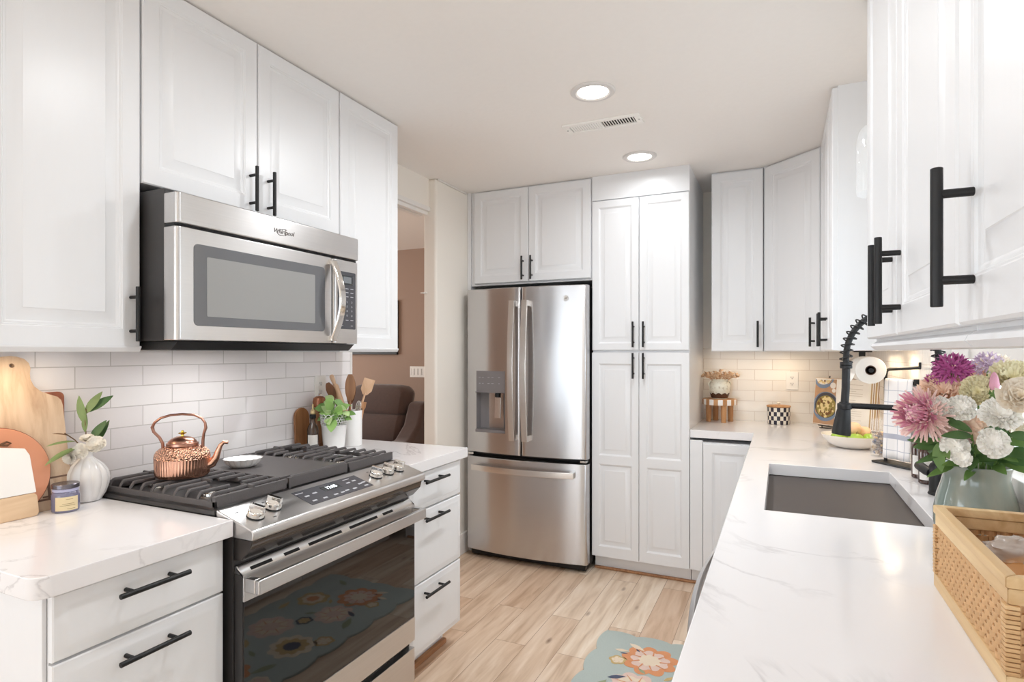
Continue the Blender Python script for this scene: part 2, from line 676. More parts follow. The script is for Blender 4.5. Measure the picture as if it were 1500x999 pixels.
# ------------------------------------------------------------------ the room
WL = -2.03     # left (tiled) wall face
WR = 0.50      # right wall face
WB = 4.20      # back wall face
struct('floor', MB().box(-6.5, -3.3, -0.06, 0.62, 5.4, 0.0), M['floor'])
struct('ceiling', MB().box(-6.5, -3.3, CEIL, 0.62, 5.4, CEIL + 0.06), M['ceil'])
struct('wall_left', MB().box(WL - 0.10, 0.62, 0, WL, 2.40, CEIL).box(WL - 0.10, 2.40, 2.285, WL, 3.14, CEIL), M['wallpaint'])
struct('wall_left_pillar', MB().box(-2.072, 3.14, 0, -1.975, 4.30, CEIL), M['wallpaint'], bevel=0.018, seg=4)
struct('wall_left_rear', MB().box(-2.072, 4.30, 0, -1.99, 5.20, CEIL), M['wallpaint'])
struct('wall_back', MB().box(-1.975, WB, 0, 0.60, WB + 0.1, CEIL), M['wallpaint'])
WY0, WY1, WZ0, WZ1 = 1.40, 2.50, 1.06, 2.05
struct('wall_right', MB().box(WR, -3.2, 0, 0.60, WY0, CEIL).box(WR, WY1, 0, 0.60, WB, CEIL).box(WR, WY0, 0, 0.60, WY1, WZ0).box(WR, WY0, WZ1, 0.60, WY1, CEIL), M['wallpaint'])
struct('wall_rear', MB().box(-3.6, -3.3, 0, -2.6, -3.2, CEIL).box(0.0, -3.3, 0, 0.60, -3.2, CEIL).box(-2.6, -3.3, 2.25, 0.0, -3.2, CEIL), M['wallpaint'])
struct('wall_dining', MB().box(-3.7, -3.3, 0, -3.6, -2.4, CEIL).box(-3.7, -0.2, 0, -3.6, 0.62, CEIL).box(-3.7, -2.4, 0, -3.6, -0.2, 0.6).box(-3.7, -2.4, 2.2, -3.6, -0.2, CEIL), M['wallpaint'])
struct('wall_divider', MB().box(-6.4, 0.52, 0, -2.13, 0.62, CEIL), M['brown'])
struct('wall_living_back', MB().box(-6.4, 5.20, 0, -2.03, 5.30, CEIL), M['brown'])
struct('wall_living_left', MB().box(-6.5, 0.52, 0, -6.4, 1.8, CEIL).box(-6.5, 4.2, 0, -6.4, 5.3, CEIL).box(-6.5, 1.8, 0, -6.4, 4.2, 0.7).box(-6.5, 1.8, 2.2, -6.4, 4.2, CEIL), M['brown'])
struct('baseboard_left', MB().box(-1.975, 3.14, 0, -1.958, 3.55, 0.14), M['trim'], bevel=0.004)
struct('baseboard_living', MB().box(-6.4, 5.18, 0, -2.13, 5.2, 0.12), M['trim'], bevel=0.004)
# head trim and sliding-door track over the opening to the living room
struct('trim_1', MB().box(WL - 0.11, 2.40, 2.262, WL + 0.012, 3.14, 2.290).box(WL - 0.085, 2.40, 2.238, WL - 0.05, 3.14, 2.262).box(WL - 0.03, 2.40, 2.238, WL - 0.005, 3.14, 2.262), M['trim'], bevel=0.003)
# caulk bead where the pillar meets the ceiling
struct('trim_2', MB().box(-1.975, 3.155, CEIL - 0.012, -1.967, 3.53, CEIL), M['trim'], bevel=0.003)
# tiled splashbacks
struct('wall_left_tiles', MB().box(WL, 0.66, 0.915, WL + 0.010, 2.385, 1.44), M['tileL'])
struct('trim_3', MB().box(WL - 0.001, 2.385, 0.915, WL + 0.011, 2.40, 1.40), M['trim'])
struct('wall_back_tiles', MB().box(-0.484, WB - 0.010, 0.915, WR, WB, 1.40), M['tileB'])
struct('wall_right_tiles', MB().box(WR - 0.010, 0.20, 0.915, WR, WY0 - 0.03, 1.40).box(WR - 0.010, WY1 + 0.03, 0.915, WR, WB - 0.010, 1.40).box(WR - 0.010, WY0 - 0.03, 0.915, WR, WY1 + 0.03, WZ0 - 0.03), M['tileR'])

# window over the sink: casing, sash bars, panes
w = MB()
for a, b, c, d in ((WY0 - 0.03, WZ0 - 0.03, WY0 + 0.035, WZ1 + 0.03), (WY1 - 0.035, WZ0 - 0.03, WY1 + 0.03, WZ1 + 0.03)):
    w.box(WR - 0.012, a, b, 0.60, c, d)
w.box(WR - 0.012, WY0, WZ1 - 0.035, 0.60, WY1, WZ1 + 0.03)
wn = struct('window_1', w, M['trim'], bevel=0.003)
struct('window_sill', MB().box(WR - 0.012, WY0, WZ0 - 0.03, 0.60, WY1, WZ0 + 0.02), M['trim'], wn, bevel=0.004)
s = MB()
for zz in (1.09, 1.365, 1.99):
    s.box(0.535, WY0 + 0.035, zz - 0.018, 0.565, WY1 - 0.035, zz + 0.018)
for yy in (WY0 + 0.05, (WY0 + WY1) / 2, WY1 - 0.05):
    s.box(0.538, yy - 0.015, 1.07, 0.562, yy + 0.015, 2.02)
struct('window_sash', s, M['trim'], wn, bevel=0.002)
struct('window_pane', MB().box(0.549, WY0 + 0.035, 1.07, 0.552, WY1 - 0.035, 2.02), M['pane'], wn)
# unseen patio door, added behind the camera for the fill daylight
d = MB()
for x in (-2.6, -1.34, -1.26, -0.06):
    d.box(x, -3.27, 0.0, x + 0.06, -3.23, 2.25)
d.box(-2.6, -3.27, 2.19, 0.0, -3.23, 2.25).box(-2.6, -3.27, 0, 0.0, -3.23, 0.08)
dn = struct('added_door_1', d, M['trim'], bevel=0.003)
struct('door_pane', MB().box(-2.55, -3.252, 0.08, -0.05, -3.248, 2.19), M['pane'], dn)
for nm, x, y0, y1, z0, z1 in (('added_window_2', -3.65, -2.4, -0.2, 0.6, 2.2), ('added_window_3', -6.45, 1.8, 4.2, 0.7, 2.2)):  # unseen dining and living-room windows, added for their light
    f = MB()
    for y in (y0, (y0 + y1) / 2 - 0.02, y1 - 0.05):
        f.box(x - 0.03, y, z0, x + 0.03, y + 0.05, z1)
    f.box(x - 0.03, y0, z0, x + 0.03, y1, z0 + 0.05).box(x - 0.03, y0, z1 - 0.05, x + 0.03, y1, z1)
    fo = struct(nm, f, M['trim'], bevel=0.003)
    struct('window_pane', MB().box(x - 0.002, y0, z0 + 0.05, x + 0.002, y1, z1 - 0.05), M['pane'], fo)

# ------------------------------------------------------------------ cabinets
Z = V(0, 0, 1)
DOOR = [(0, 0), (0, 0.017), (0.0035, 0.0205), (0.050, 0.0205), (0.0525, 0.0185), (0.0545, 0.0185), (0.057, 0.0155), (0.060, 0.0150), (0.0645, 0.0125), (0.069, 0.0125), (0.094, 0.0180), (0.096, 0.0195)]
NARROW = [(0, 0), (0, 0.017), (0.0035, 0.0205), (0.042, 0.0205), (0.0445, 0.0185), (0.046, 0.0185), (0.049, 0.0145), (0.053, 0.0125), (0.057, 0.0125), (0.080, 0.0180), (0.082, 0.0195)]
SLAB = [(0, 0), (0, 0.014), (0.003, 0.0165), (0.014, 0.0175), (0.022, 0.0205), (0.030, 0.0205)]
BS = 0.0205


def bar_handle(c, a, n, parent, length=0.155, off=0.034, r=0.0062, gap=0.096):
    """black bar pull: c on the door face, a along the bar, n out of the door"""
    c, a, n = Vector(c), Vector(a).normalized(), Vector(n).normalized()
    m = MB()
    m.cyl(c + n * off - a * length / 2, c + n * off + a * length / 2, r, 14)
    for s in (-1, 1):
        m.cyl(c + a * s * gap / 2, c + a * s * gap / 2 + n * off, r * 0.8, 12)
    return m.build('handle', M['black'], parent, bevel=0.0008, seg=1, ang=60, label='black bar handle')


def cab_door(parent, O, A, N, w, h, prof=DOOR, name='door', splits=None):
    m = MB()
    O, A, N = Vector(O), Vector(A), Vector(N)
    if splits is None:
        m.panel(O, A, N, w, h, prof)
    else:
        # one door with two raised fields, one above the other
        t = 0.0205
        zs = splits
        m.panel(O, A, N, w, h, [(0, 0), (0, 0.017), (0.0035, t - 0.0006)])
        m.v, m.f, m.m = [], [], []
        st = 0.042
        # stiles and rails
        m.obox(O + A * st / 2 + Z * h / 2 + N * t / 2, A * st / 2, Z * h / 2, N * t / 2)
        m.obox(O + A * (w - st / 2) + Z * h / 2 + N * t / 2, A * st / 2, Z * h / 2, N * t / 2)
        edges = [0] + [q for pr in zs for q in pr] + [h]
        for i in range(0, len(edges), 2):
            z0, z1 = edges[i], edges[i + 1]
            m.obox(O + A * w / 2 + Z * (z0 + z1) / 2 + N * t / 2, A * (w / 2 - st), Z * (z1 - z0) / 2, N * t / 2)
        fld = [(0, 0), (0, 0.0205), (0.0025, 0.0185), (0.004, 0.0185), (0.007, 0.0145), (0.011, 0.0125), (0.015, 0.0125), (0.038, 0.0180), (0.040, 0.0195)]
        for z0, z1 in zs:
            m.panel(O + A * st + Z * z0, A, N, w - 2 * st, z1 - z0, fld)
    return m.build(name, M['paint'], parent, ang=25)


XP, XM, YP, YM = V(1, 0, 0), V(-1, 0, 0), V(0, 1, 0), V(0, -1, 0)
UG = 'white raised-panel wall cabinets'


def carcass(parent, x0, y0, z0, x1, y1, z1):
    return MB().box(x0, y0, z0, x1, y1, z1).build('body', M['paint'], parent, bevel=0.0015, seg=1)


# left run, faces at x = -1.68
UX = -1.68
CX = UX - BS


def left_upper(label, y0, y1, z0, doors, rail):
    t = T('upper_cabinet', label, 'cabinet', (CX, (y0 + y1) / 2, z0), UG)
    carcass(t, WL + 0.012, y0 + 0.001, z0 + 0.004, CX - 0.001, y1 - 0.001, CEIL)
    for a, b, hy, hz in doors:
        d = cab_door(t, (CX, a + 0.002, z0), YP, XP, b - a - 0.004, 2.463 - z0)
        bar_handle((UX, hy, hz), Z, XP, d)
    if rail:
        MB().prism([(WL + 0.014, z0 - 0.014), (UX - 0.004, z0 - 0.014), (UX - 0.002, z0 - 0.010), (UX + 0.004, z0 - 0.002), (UX + 0.004, z0 + 0.003), (WL + 0.014, z0 + 0.003)], (0, y0 + 0.001, 0), XP, Z, YP, y1 - y0 - 0.002).build('light_rail', M['paint'], t, bevel=0.001, seg=1)
    return t


left_upper('tall white wall cabinet with one door, above the cutting boards', 0.695, 1.082, 1.385, [(0.695, 1.082, 1.052, 1.478)], True)
left_upper('white double-door wall cabinet directly above the microwave', 1.084, 1.918, 1.862, [(1.084, 1.497, 1.463, 1.937), (1.497, 1.918, 1.540, 1.937)], False)
lu = left_upper('tall narrow white wall cabinet right of the microwave, without a handle', 1.920, 2.330, 1.385, [], True)
cab_door(lu, (CX, 1.922, 1.385), YP, XP, 0.406, 1.078)

# left base cabinets, drawer fronts at x = -1.37
BX = -1.37


def drawers(label, y0, y1, fronts, end_panel):
    t = T('base_cabinet', label, 'cabinet', ((WL + BX) / 2, (y0 + y1) / 2, 0), 'white drawer base cabinets')
    m = MB().box(WL + 0.012, y0 + 0.004, 0.10, BX - BS - 0.001, y1 - 0.004, 0.868)
    m.build('body', M['paint'], t, bevel=0.0015, seg=1)
    MB().box(WL + 0.012, y0 + 0.006, 0, BX - 0.085, y1 - 0.03, 0.10).build('toe_kick', M['paint'], t)
    for i, (z0, z1, hy, hz, hl) in enumerate(fronts):
        d = MB().panel((BX - BS, y0 + 0.003, z0), YP, XP, y1 - y0 - 0.006, z1 - z0, SLAB).build('drawer', M['paint'], t, ang=25)
        bar_handle((BX, hy, hz), YP, XP, d, hl, 0.034, 0.0062, hl * 0.62)
    if end_panel:
        MB().box(WL + 0.012, y0 - 0.006, 0, BX - BS - 0.004, y0 + 0.003, 0.868).build('end_panel', M['paint'], t, bevel=0.001, seg=1)
    return t


drawers('white drawer cabinet left of the range, under the cutting boards', 0.697, 1.112, [(0.722, 0.862, 0.899, 0.824, 0.17), (0.420, 0.716, 0.899, 0.672, 0.17), (0.105, 0.414, 0.899, 0.365, 0.17)], True)
drawers('white drawer cabinet right of the range, under the plant pot', 1.975, 2.400, [(0.708, 0.862, 2.143, 0.826, 0.185), (0.404, 0.700, 2.143, 0.667, 0.185), (0.105, 0.397, 2.143, 0.351, 0.185)], True)
# oak quarter-round along that cabinet's toe
struct('trim_4', MB().box(BX - 0.084, 1.975, 0, BX - 0.062, 2.37, 0.025), wood('oak_moulding', (150, 104, 70), (188, 140, 100), axis=1), bevel=0.006)

# pantry, doors at y = 3.53
PY = 3.53
t = T('pantry_cabinet', 'tall white four-door pantry cabinet right of the refrigerator', 'cabinet', (-0.78, 3.87, 0))
MB().box(-1.076, PY + BS + 0.001, 0.10, -0.485, WB - 0.002, CEIL).build('body', M['paint'], t, bevel=0.0015, seg=1)
MB().box(-1.076, PY + 0.075, 0, -0.487, PY + 0.12, 0.10).build('toe_kick', M['paint'], t)
MB().box(-1.076, PY + 0.004, 2.318, -0.485, PY + BS, CEIL).build('filler_panel', M['paint'], t, bevel=0.001, seg=1)
for x0, x1, hx in ((-1.076, -0.782, -0.812), (-0.780, -0.486, -0.750)):
    d = cab_door(t, (x0 + 0.001, PY + BS, 1.382), XP, YM, x1 - x0 - 0.002, 0.930, NARROW)
    bar_handle((hx, PY, 1.478), Z, YM, d)
    d = cab_door(t, (x0 + 0.001, PY + BS, 0.100), XP, YM, x1 - x0 - 0.002, 1.268, splits=[(0.062, 0.575), (0.628, 1.200)])
    bar_handle((hx, PY, 1.288), Z, YM, d)
struct('trim_5', MB().box(-1.076, PY + 0.057, 0, -0.14, PY + 0.075, 0.016), bpy.data.materials['oak_moulding'], bevel=0.005)

# cabinet over the refrigerator
t = T('upper_cabinet', 'white double-door wall cabinet above the refrigerator', 'cabinet', (-1.52, 3.87, 1.83), UG)
MB().box(-1.945, PY + BS + 0.001, 1.825, -1.078, WB - 0.002, CEIL).build('body', M['paint'], t, bevel=0.0015, seg=1)
for x0, x1, hx in ((-1.915, -1.512, -1.545), (-1.510, -1.084, -1.482)):
    d = cab_door(t, (x0 + 0.001, PY + BS, 1.838), XP, YM, x1 - x0 - 0.002, 0.622)
    bar_handle((hx, PY, 1.925), Z, YM, d)
MB().box(-1.973, PY + 0.012, 0.0, -1.947, PY + 0.06, CEIL).build('scribe_strip', M['paint'], t)

# back run, right of the pantry
t = T('base_cabinet', 'white base cabinet in the corner, next to the pantry', 'cabinet', (-0.2, 3.9, 0))
MB().box(-0.483, PY + BS + 0.001, 0.10, -0.12, WB - 0.012, 0.846).build('body', M['paint'], t)
MB().box(-0.483, PY + 0.075, 0, -0.12, PY + 0.1, 0.10).build('toe_kick', M['paint'], t)
MB().box(-0.483, PY + 0.004, 0.10, -0.413, PY + BS, 0.858).build('filler_panel', M['paint'], t, bevel=0.001, seg=1)
cab_door(t, (-0.410, PY + BS, 0.104), XP, YM, 0.28, 0.738)
t = T('upper_cabinet', 'white single-door wall cabinet above the checkered jar, nearest the pantry', 'cabinet', (-0.24, 4.0, 1.38), UG)
UY = 3.757
MB().box(-0.388, UY + BS, 1.375, -0.094, WB - 0.001, CEIL).build('body', M['paint'], t, bevel=0.001, seg=1)
d = cab_door(t, (-0.386, UY + BS, 1.377), XP, YM, 0.290, 1.082)
bar_handle((-0.124, UY, 1.478), Z, YM, d)
# diagonal corner cabinet
t = T('corner_cabinet', 'white diagonal corner wall cabinet with one wide door', 'cabinet', (0.25, 3.9, 1.38), UG)
p0, p1 = V(-0.092, UY, 0), V(0.192, 3.498, 0)
A = (p1 - p0).normalized()
Nn = V(A.y, -A.x, 0)
q0, q1 = p0 - Nn * BS, p1 - Nn * BS
MB().prism([(-0.091, 4.199), (-0.091, q0.y), (q0.x + 0.002, q0.y), (q1.x, q1.y), (q1.x + 0.004, 3.492), (0.499, 3.492), (0.499, 4.199)], (0, 0, 1.375), XP, YP, Z, CEIL - 1.375).build('body', M['paint'], t)
L = (p1 - p0).length
d = cab_door(t, q0 + A * 0.006 + Z * 1.377, A, Nn, L - 0.012, 1.082)
bar_handle(p1 - A * 0.038 + Z * 1.478, Z, Nn, d)
# right run beyond the window
RX = 0.192


def right_upper(label, y0, y1, doors, zb, rail):
    t = T('upper_cabinet', label, 'cabinet', (RX + 0.15, (y0 + y1) / 2, zb), UG)
    MB().box(RX + BS, y0, zb - 0.022 if rail else zb, WR - 0.0005, y1, CEIL).build('body', M['paint'], t, bevel=0.001, seg=1)
    for a, b, hy in doors:
        d = cab_door(t, (RX + BS, a + 0.002, zb + 0.002), YP, XM, b - a - 0.004, 2.461 - zb)
        bar_handle((RX, hy, zb + 0.098), Z, XM, d)
    if rail:
        MB().prism([(RX + 0.016, zb - 0.024), (RX + 0.03, zb - 0.026), (RX + 0.03, zb - 0.002), (RX + 0.019, zb - 0.004), (RX + 0.010, zb - 0.010), (RX + 0.008, zb - 0.016)], (0, y0, 0), XP, Z, YP, y1 - y0).build('light_rail', M['paint'], t)
    return t


right_upper('white double-door wall cabinet on the right wall beyond the window', 2.745, 3.490, [(2.745, 3.045, 3.005), (3.049, 3.490, 3.095)], 1.377, False)
right_upper('white double-door wall cabinet in the right foreground with two handles side by side', 0.862, 1.665, [(0.862, 1.262, 1.222), (1.264, 1.665, 1.306)], 1.400, True)
right_upper('nearest white wall cabinet at the right edge, one big black handle', 0.18, 0.858, [(0.40, 0.856, 0.79)], 1.400, True)

# right base cabinets (under the long worktop, seen from the aisle)
RBX = -0.105


def base_right(label, y0, y1, front):
    t = T('base_cabinet', label, 'cabinet', (0.2, (y0 + y1) / 2, 0))
    m = MB()
    m.box(RBX + BS, y0 + 0.002, 0.10, WR - 0.012, y0 + 0.02, 0.868).box(RBX + BS, y1 - 0.02, 0.10, WR - 0.012, y1 - 0.002, 0.868)
    m.box(RBX + BS, y0 + 0.02, 0.10, WR - 0.012, y1 - 0.02, 0.12).box(WR - 0.03, y0 + 0.02, 0.12, WR - 0.012, y1 - 0.02, 0.868)
    m.box(RBX + BS, y0 + 0.02, 0.12, RBX + BS + 0.008, y1 - 0.02, 0.868)
    m.build('body', M['paint'], t)
    MB().box(RBX + 0.07, y0 + 0.002, 0, RBX + 0.09, y1 - 0.002, 0.10).build('toe_kick', M['paint'], t)
    k = front
    for i in range(k):
        a, b = y0 + (y1 - y0) * i / k, y0 + (y1 - y0) * (i + 1) / k
        d = cab_door(t, (RBX + BS, a + 0.002, 0.105), YP, XM, b - a - 0.004, 0.755)
        bar_handle((RBX, b - 0.04 if i == 0 else a + 0.04, 0.75), Z, XM, d)


base_right('white base cabinet under the sink', 1.80, 2.66, 2)
base_right('white base cabinet between the sink and the back corner', 2.662, 3.52, 2)
base_right('white base cabinet under the rattan basket', 0.18, 1.06, 2)

# dishwasher beside the sink, its bowed handle just past the worktop edge
t = T('dishwasher', 'steel dishwasher with bowed handle under the long worktop', 'dishwasher', (0.2, 1.43, 0))
MB().box(-0.08, 1.065, 0.1, WR - 0.02, 1.795, 0.86).build('body', M['dark'], t)
MB().box(-0.115, 1.068, 0.115, -0.082, 1.792, 0.858).build('door', M['steelH'], t, bevel=0.004)
MB().box(-0.03, 1.068, 0.0, 0.0, 1.792, 0.098).build('toe_kick', M['dark'], t)
hp = []
for i in range(17):
    q = i / 16
    hp.append((-0.148 - 0.024 * math.sin(PI * q), 1.10 + 0.66 * q))
m = MB()
rings = [[(x, y, 0.785), (x - 0.009, y, 0.790), (x - 0.009, y, 0.832), (x, y, 0.837), (x + 0.006, y, 0.832), (x + 0.006, y, 0.790)] for x, y in hp]
m.loft(rings)
m.box(-0.155, 1.10, 0.80, -0.113, 1.115, 0.822).box(-0.155, 1.745, 0.80, -0.113, 1.76, 0.822)
m.build('handle', M['steelH'], t, bevel=0.001, seg=1)


# ------------------------------------------------------------------ worktops
def slab(xs, ys, keep, z0, z1):
    """slab from the kept cells of a grid, no inner faces"""
    m = MB()
    nx, ny = len(xs), len(ys)
    pts = [(x, y, z) for z in (z0, z1) for y in ys for x in xs]
    ix = lambda i, j, k: k * nx * ny + j * nx + i
    fs = []
    on = lambda i, j: 0 <= i < nx - 1 and 0 <= j < ny - 1 and keep(i, j)
    for i in range(nx - 1):
        for j in range(ny - 1):
            if not on(i, j):
                continue
            fs.append((ix(i, j, 1), ix(i + 1, j, 1), ix(i + 1, j + 1, 1), ix(i, j + 1, 1)))
            fs.append((ix(i, j, 0), ix(i, j + 1, 0), ix(i + 1, j + 1, 0), ix(i + 1, j, 0)))
            if not on(i - 1, j):
                fs.append((ix(i, j, 0), ix(i, j, 1), ix(i, j + 1, 1), ix(i, j + 1, 0)))
            if not on(i + 1, j):
                fs.append((ix(i + 1, j, 0), ix(i + 1, j + 1, 0), ix(i + 1, j + 1, 1), ix(i + 1, j, 1)))
            if not on(i, j - 1):
                fs.append((ix(i, j, 0), ix(i + 1, j, 0), ix(i + 1, j, 1), ix(i, j, 1)))
            if not on(i, j + 1):
                fs.append((ix(i, j + 1, 0), ix(i, j + 1, 1), ix(i + 1, j + 1, 1), ix(i + 1, j + 1, 0)))
    return m.add(pts, fs)


CZ0, CZ1 = 0.869, 0.915
CFX = -1.350
poly = [(WL + 0.0105, 0.655)] + [(CFX - 0.035 + 0.035 * math.sin(a), 0.655 + 0.035 - 0.035 * math.cos(a)) for a in [PI / 2 * i / 6 for i in range(7)]] + [(CFX, 1.121), (WL + 0.0105, 1.121)]
tag(MB().prism(poly, (0, 0, CZ0), XP, YP, Z, CZ1 - CZ0).build('worktop', M['quartz'], None, bevel=0.003), 'white quartz worktop left of the range with the cutting boards on it', 'worktop', 'quartz worktops')
tag(MB().box(WL + 0.0105, 1.962, CZ0, CFX - 0.01, 2.445, CZ1).build('worktop', M['quartz'], None, bevel=0.003), 'white quartz worktop right of the range with plant and utensils', 'worktop', 'quartz worktops')
SX0, SX1, SY0, SY1 = -0.043, 0.375, 1.835, 2.61
xs = [-0.4845, -0.138, SX0, SX1, WR - 0.0105]
ys = [0.15, SY0, SY1, 3.55, WB - 0.0105]
keep = lambda i, j: (j == 3) or (i >= 1 and not (i == 2 and j == 1))
tag(slab(xs, ys, keep, CZ0, CZ1).build('worktop', M['quartz'], None, bevel=0.0025), 'long L-shaped white quartz worktop with the sink cut into it', 'worktop', 'quartz worktops')

# sink: undermount dark composite bowl
granite = mat('dark_granite_composite', (72, 65, 62), 0.55, var=0.14, scale=400, bump=0.1)
t = T('sink', 'dark grey undermount sink bowl in the long worktop', 'sink', (0.166, 2.22, 0.65))
rings = []
for i, (ins, z) in enumerate(((-0.03, 0.868), (-0.03, 0.660), (-0.01, 0.645), (0.12, 0.640))):
    rings.append([(x, y, z) for x, y in rrect(SX0 + ins, SX1 - ins, SY0 + ins, SY1 - ins, 0.05)])
inner = []
for ins, z in ((0.12, 0.650), (0.012, 0.660), (0.002, 0.672), (-0.004, 0.868)):
    inner.append([(x, y, z) for x, y in rrect(SX0 + ins, SX1 - ins, SY0 + ins, SY1 - ins, 0.03 if ins < 0.1 else 0.05)])
m = MB()
m.loft(rings + inner, True, False)
n = len(rings[0])
m.add(rings[0] + inner[-1], [(j, n + j, n + (j + 1) % n, (j + 1) % n) for j in range(n)])
m.build('bowl', granite, t, ang=40)
MB().lathe((0.166, 2.22, 0.6505), [(0.045, 0), (0.045, 0.003), (0.036, 0.004), (0.03, 0.001), (0.004, 0.0005)], 24).build('drain', M['chrome'], t)

# ------------------------------------------------------------------ refrigerator
FX0, FX1, FXM = -1.925, -1.083, -1.510
FYF, FYB = 3.445, 3.505


def fy(x):
    q = (x - FXM) / (FX1 - FX0) * 2
    return FYF - 0.040 * (1 - q * q)


def fridge_front(x0, x1, z0, z1, hole=None, r=0.016):
    """bowed steel door between x0 and x1 (rounded outer edges), optional hole (x0, x1, z0, z1)"""
    xs = [x0, x0 + 0.003, x0 + 0.008, x0 + r]
    n = 14
    xs += [x0 + r + (x1 - x0 - 2 * r) * i / n for i in range(1, n)]
    xs += [x1 - r, x1 - 0.008, x1 - 0.003, x1]
    if hole:
        xs = sorted(set([x for x in xs if not (abs(x - hole[0]) < 0.008 or abs(x - hole[1]) < 0.008)] + [hole[0], hole[1]]))
    zs = [z0, z0 + 0.004] + ([hole[2], hole[3]] if hole else []) + [z1 - 0.004, z1]

    def yy(x, z):
        y = fy(x)
        e = min(x - x0, x1 - x)
        if e < r:
            y += r - math.sqrt(max(0, r * r - (r - e) ** 2))
        if z in (z0, z1):
            y += 0.004
        return min(y, FYB)
    m = MB()
    w = len(xs)
    pts = [(x, yy(x, z), z) for z in zs for x in xs]
    fs = []
    for i in range(len(zs) - 1):
        for j in range(w - 1):
            if hole and hole[2] - 1e-6 <= zs[i] < hole[3] - 1e-6 and hole[0] - 1e-6 <= xs[j] < hole[1] - 1e-6:
                continue
            fs.append((i * w + j, i * w + j + 1, (i + 1) * w + j + 1, (i + 1) * w + j))
    m.add(pts, fs)
    bk = [(x, FYB, z) for z in (z0, z1) for x in (x0, x1)]
    m.add([pts[0], pts[w - 1], pts[-1], pts[-w], bk[0], bk[1], bk[3], bk[2]], [(4, 7, 6, 5)])
    m.add([pts[k * w] for k in range(len(zs))] + [bk[2], bk[0]], [tuple(range(len(zs) + 2))])
    m.add([pts[k * w + w - 1] for k in range(len(zs))] + [bk[3], bk[1]], [tuple(reversed(range(len(zs) + 2)))])
    m.add(pts[:w] + [bk[1], bk[0]], [tuple(reversed(range(w + 2)))])
    m.add(pts[-w:] + [bk[3], bk[2]], [tuple(range(w + 2))])
    return m


t = T('refrigerator', 'stainless steel french-door refrigerator with a water dispenser', 'refrigerator', (FXM, 3.8, 0))
MB().box(-1.915, 3.520, 0.035, -1.087, WB - 0.05, 1.78).build('body', M['darkplas'], t, bevel=0.003)
MB().box(-1.90, FYB - 0.03, 0.012, -1.10, 3.519, 0.05).build('kick_grille', M['darkplas'], t)
for x in (-1.86, -1.13):
    MB().lathe((x, 3.56, 0), [(0.018, 0), (0.02, 0.004), (0.02, 0.03), (0.012, 0.035)], 16).build('foot', M['darkplas'], t)
MB().box(-1.914, FYB + 0.0005, 0.68, -1.088, 3.5195, 0.70).build('seal', M['darkplas'], t)
HOLE = (-1.842, -1.621, 0.842, 1.247)
dl = fridge_front(FX0, FXM - 0.003, 0.706, 1.788, HOLE).build('door', M['steelV'], t, ang=40)
dr = fridge_front(FXM + 0.003, FX1, 0.706, 1.788).build('door', M['steelV'], t, ang=40)
df = fridge_front(FX0, FX1, 0.055, 0.676).build('freezer_drawer', M['steelV'], t, ang=40)
# hinge covers between doors and freezer drawer
for x in (-1.90, -1.11):
    MB().box(x - 0.02, FYF + 0.012, 0.684, x + 0.02, FYB, 0.698).build('hinge', M['chrome'], t, bevel=0.002)


def fr_handle(parent, pts, wide, out, L0):
    """flat bowed pull: pts along its middle line, wide the half-width vector, out the half-thickness vector"""
    wv, ov = Vector(wide), Vector(out)
    m = MB()
    m.loft([[Vector(p) - wv - ov, Vector(p) + wv - ov, Vector(p) + wv + ov, Vector(p) - wv + ov] for p in pts])
    for p in (pts[0], pts[-1]):
        p = Vector(p)
        q = pts[1] if p == Vector(pts[0]) else pts[-2]
        dirv = (Vector(q) - p).normalized()
        c = p + dirv * 0.02
        yb = fy(c.x) + 0.004
        m.obox((c.x, (c.y + yb) / 2, c.z), wv * 0.9, dirv * 0.018, V(0, (yb - c.y) / 2, 0))
    return m.build('handle', M['steelX'], parent, bevel=0.003, seg=2)


for dd, x, lean in ((dl, -1.553, 1), (dr, -1.464, 1)):
    pts = []
    for i in range(21):
        q = i / 20
        pts.append((x + 0.012 * 0, fy(x) - 0.042 - 0.030 * math.sin(PI * q), 0.805 + 0.895 * q))
    fr_handle(dd, pts, (0.020, 0, 0), (0, 0.006, 0), 0)
pts = []
for i in range(25):
    q = i / 24
    x = -1.862 + 0.712 * q
    pts.append((x, fy(x) - 0.040 - 0.012 * math.sin(PI * q), 0.612))
fr_handle(df, pts, (0, 0, 0.019), (0, 0.006, 0), 0)
# water and ice dispenser set into the left door
hx0, hx1, hz0, hz1 = HOLE
ZR = 1.108
dy = fy(-1.73)
m = MB()
m.sheet([[(hx0, fy(hx0) - 0.001, ZR), (-1.73, fy(-1.73) - 0.001, ZR), (hx1, fy(hx1) - 0.001, ZR)], [(hx0, fy(hx0) - 0.001, hz1), (-1.73, fy(-1.73) - 0.001, hz1), (hx1, fy(hx1) - 0.001, hz1)]])
m.box(hx0, dy + 0.012, ZR, hx1, dy + 0.03, hz1)
m.box(hx0, dy - 0.002, ZR - 0.004, hx1, dy + 0.06, ZR + 0.002)
disp = m.build('dispenser', M['grey'], dl, label='grey water and ice dispenser')
m = MB()
cav = []
for i in range(9):
    a = PI * i / 8
    cav.append((-1.7315 - 0.1105 * math.cos(a), dy + 0.012 + 0.085 * math.sin(a) ** 0.6))
cav = [(hx0, fy(hx0) + 0.001)] + cav + [(hx1, fy(hx1) + 0.001)]
m.sheet([[(x, y, 0.862) for x, y in cav], [(x, y, ZR) for x, y in cav]])
m.add([(x, y, 0.862) for x, y in cav], [tuple(range(len(cav)))])
m.build('cavity', M['grey'], disp)
MB().box(hx0, dy - 0.004, hz0, hx1, dy + 0.02, 0.862).build('drip_tray', M['grey'], disp, bevel=0.003)
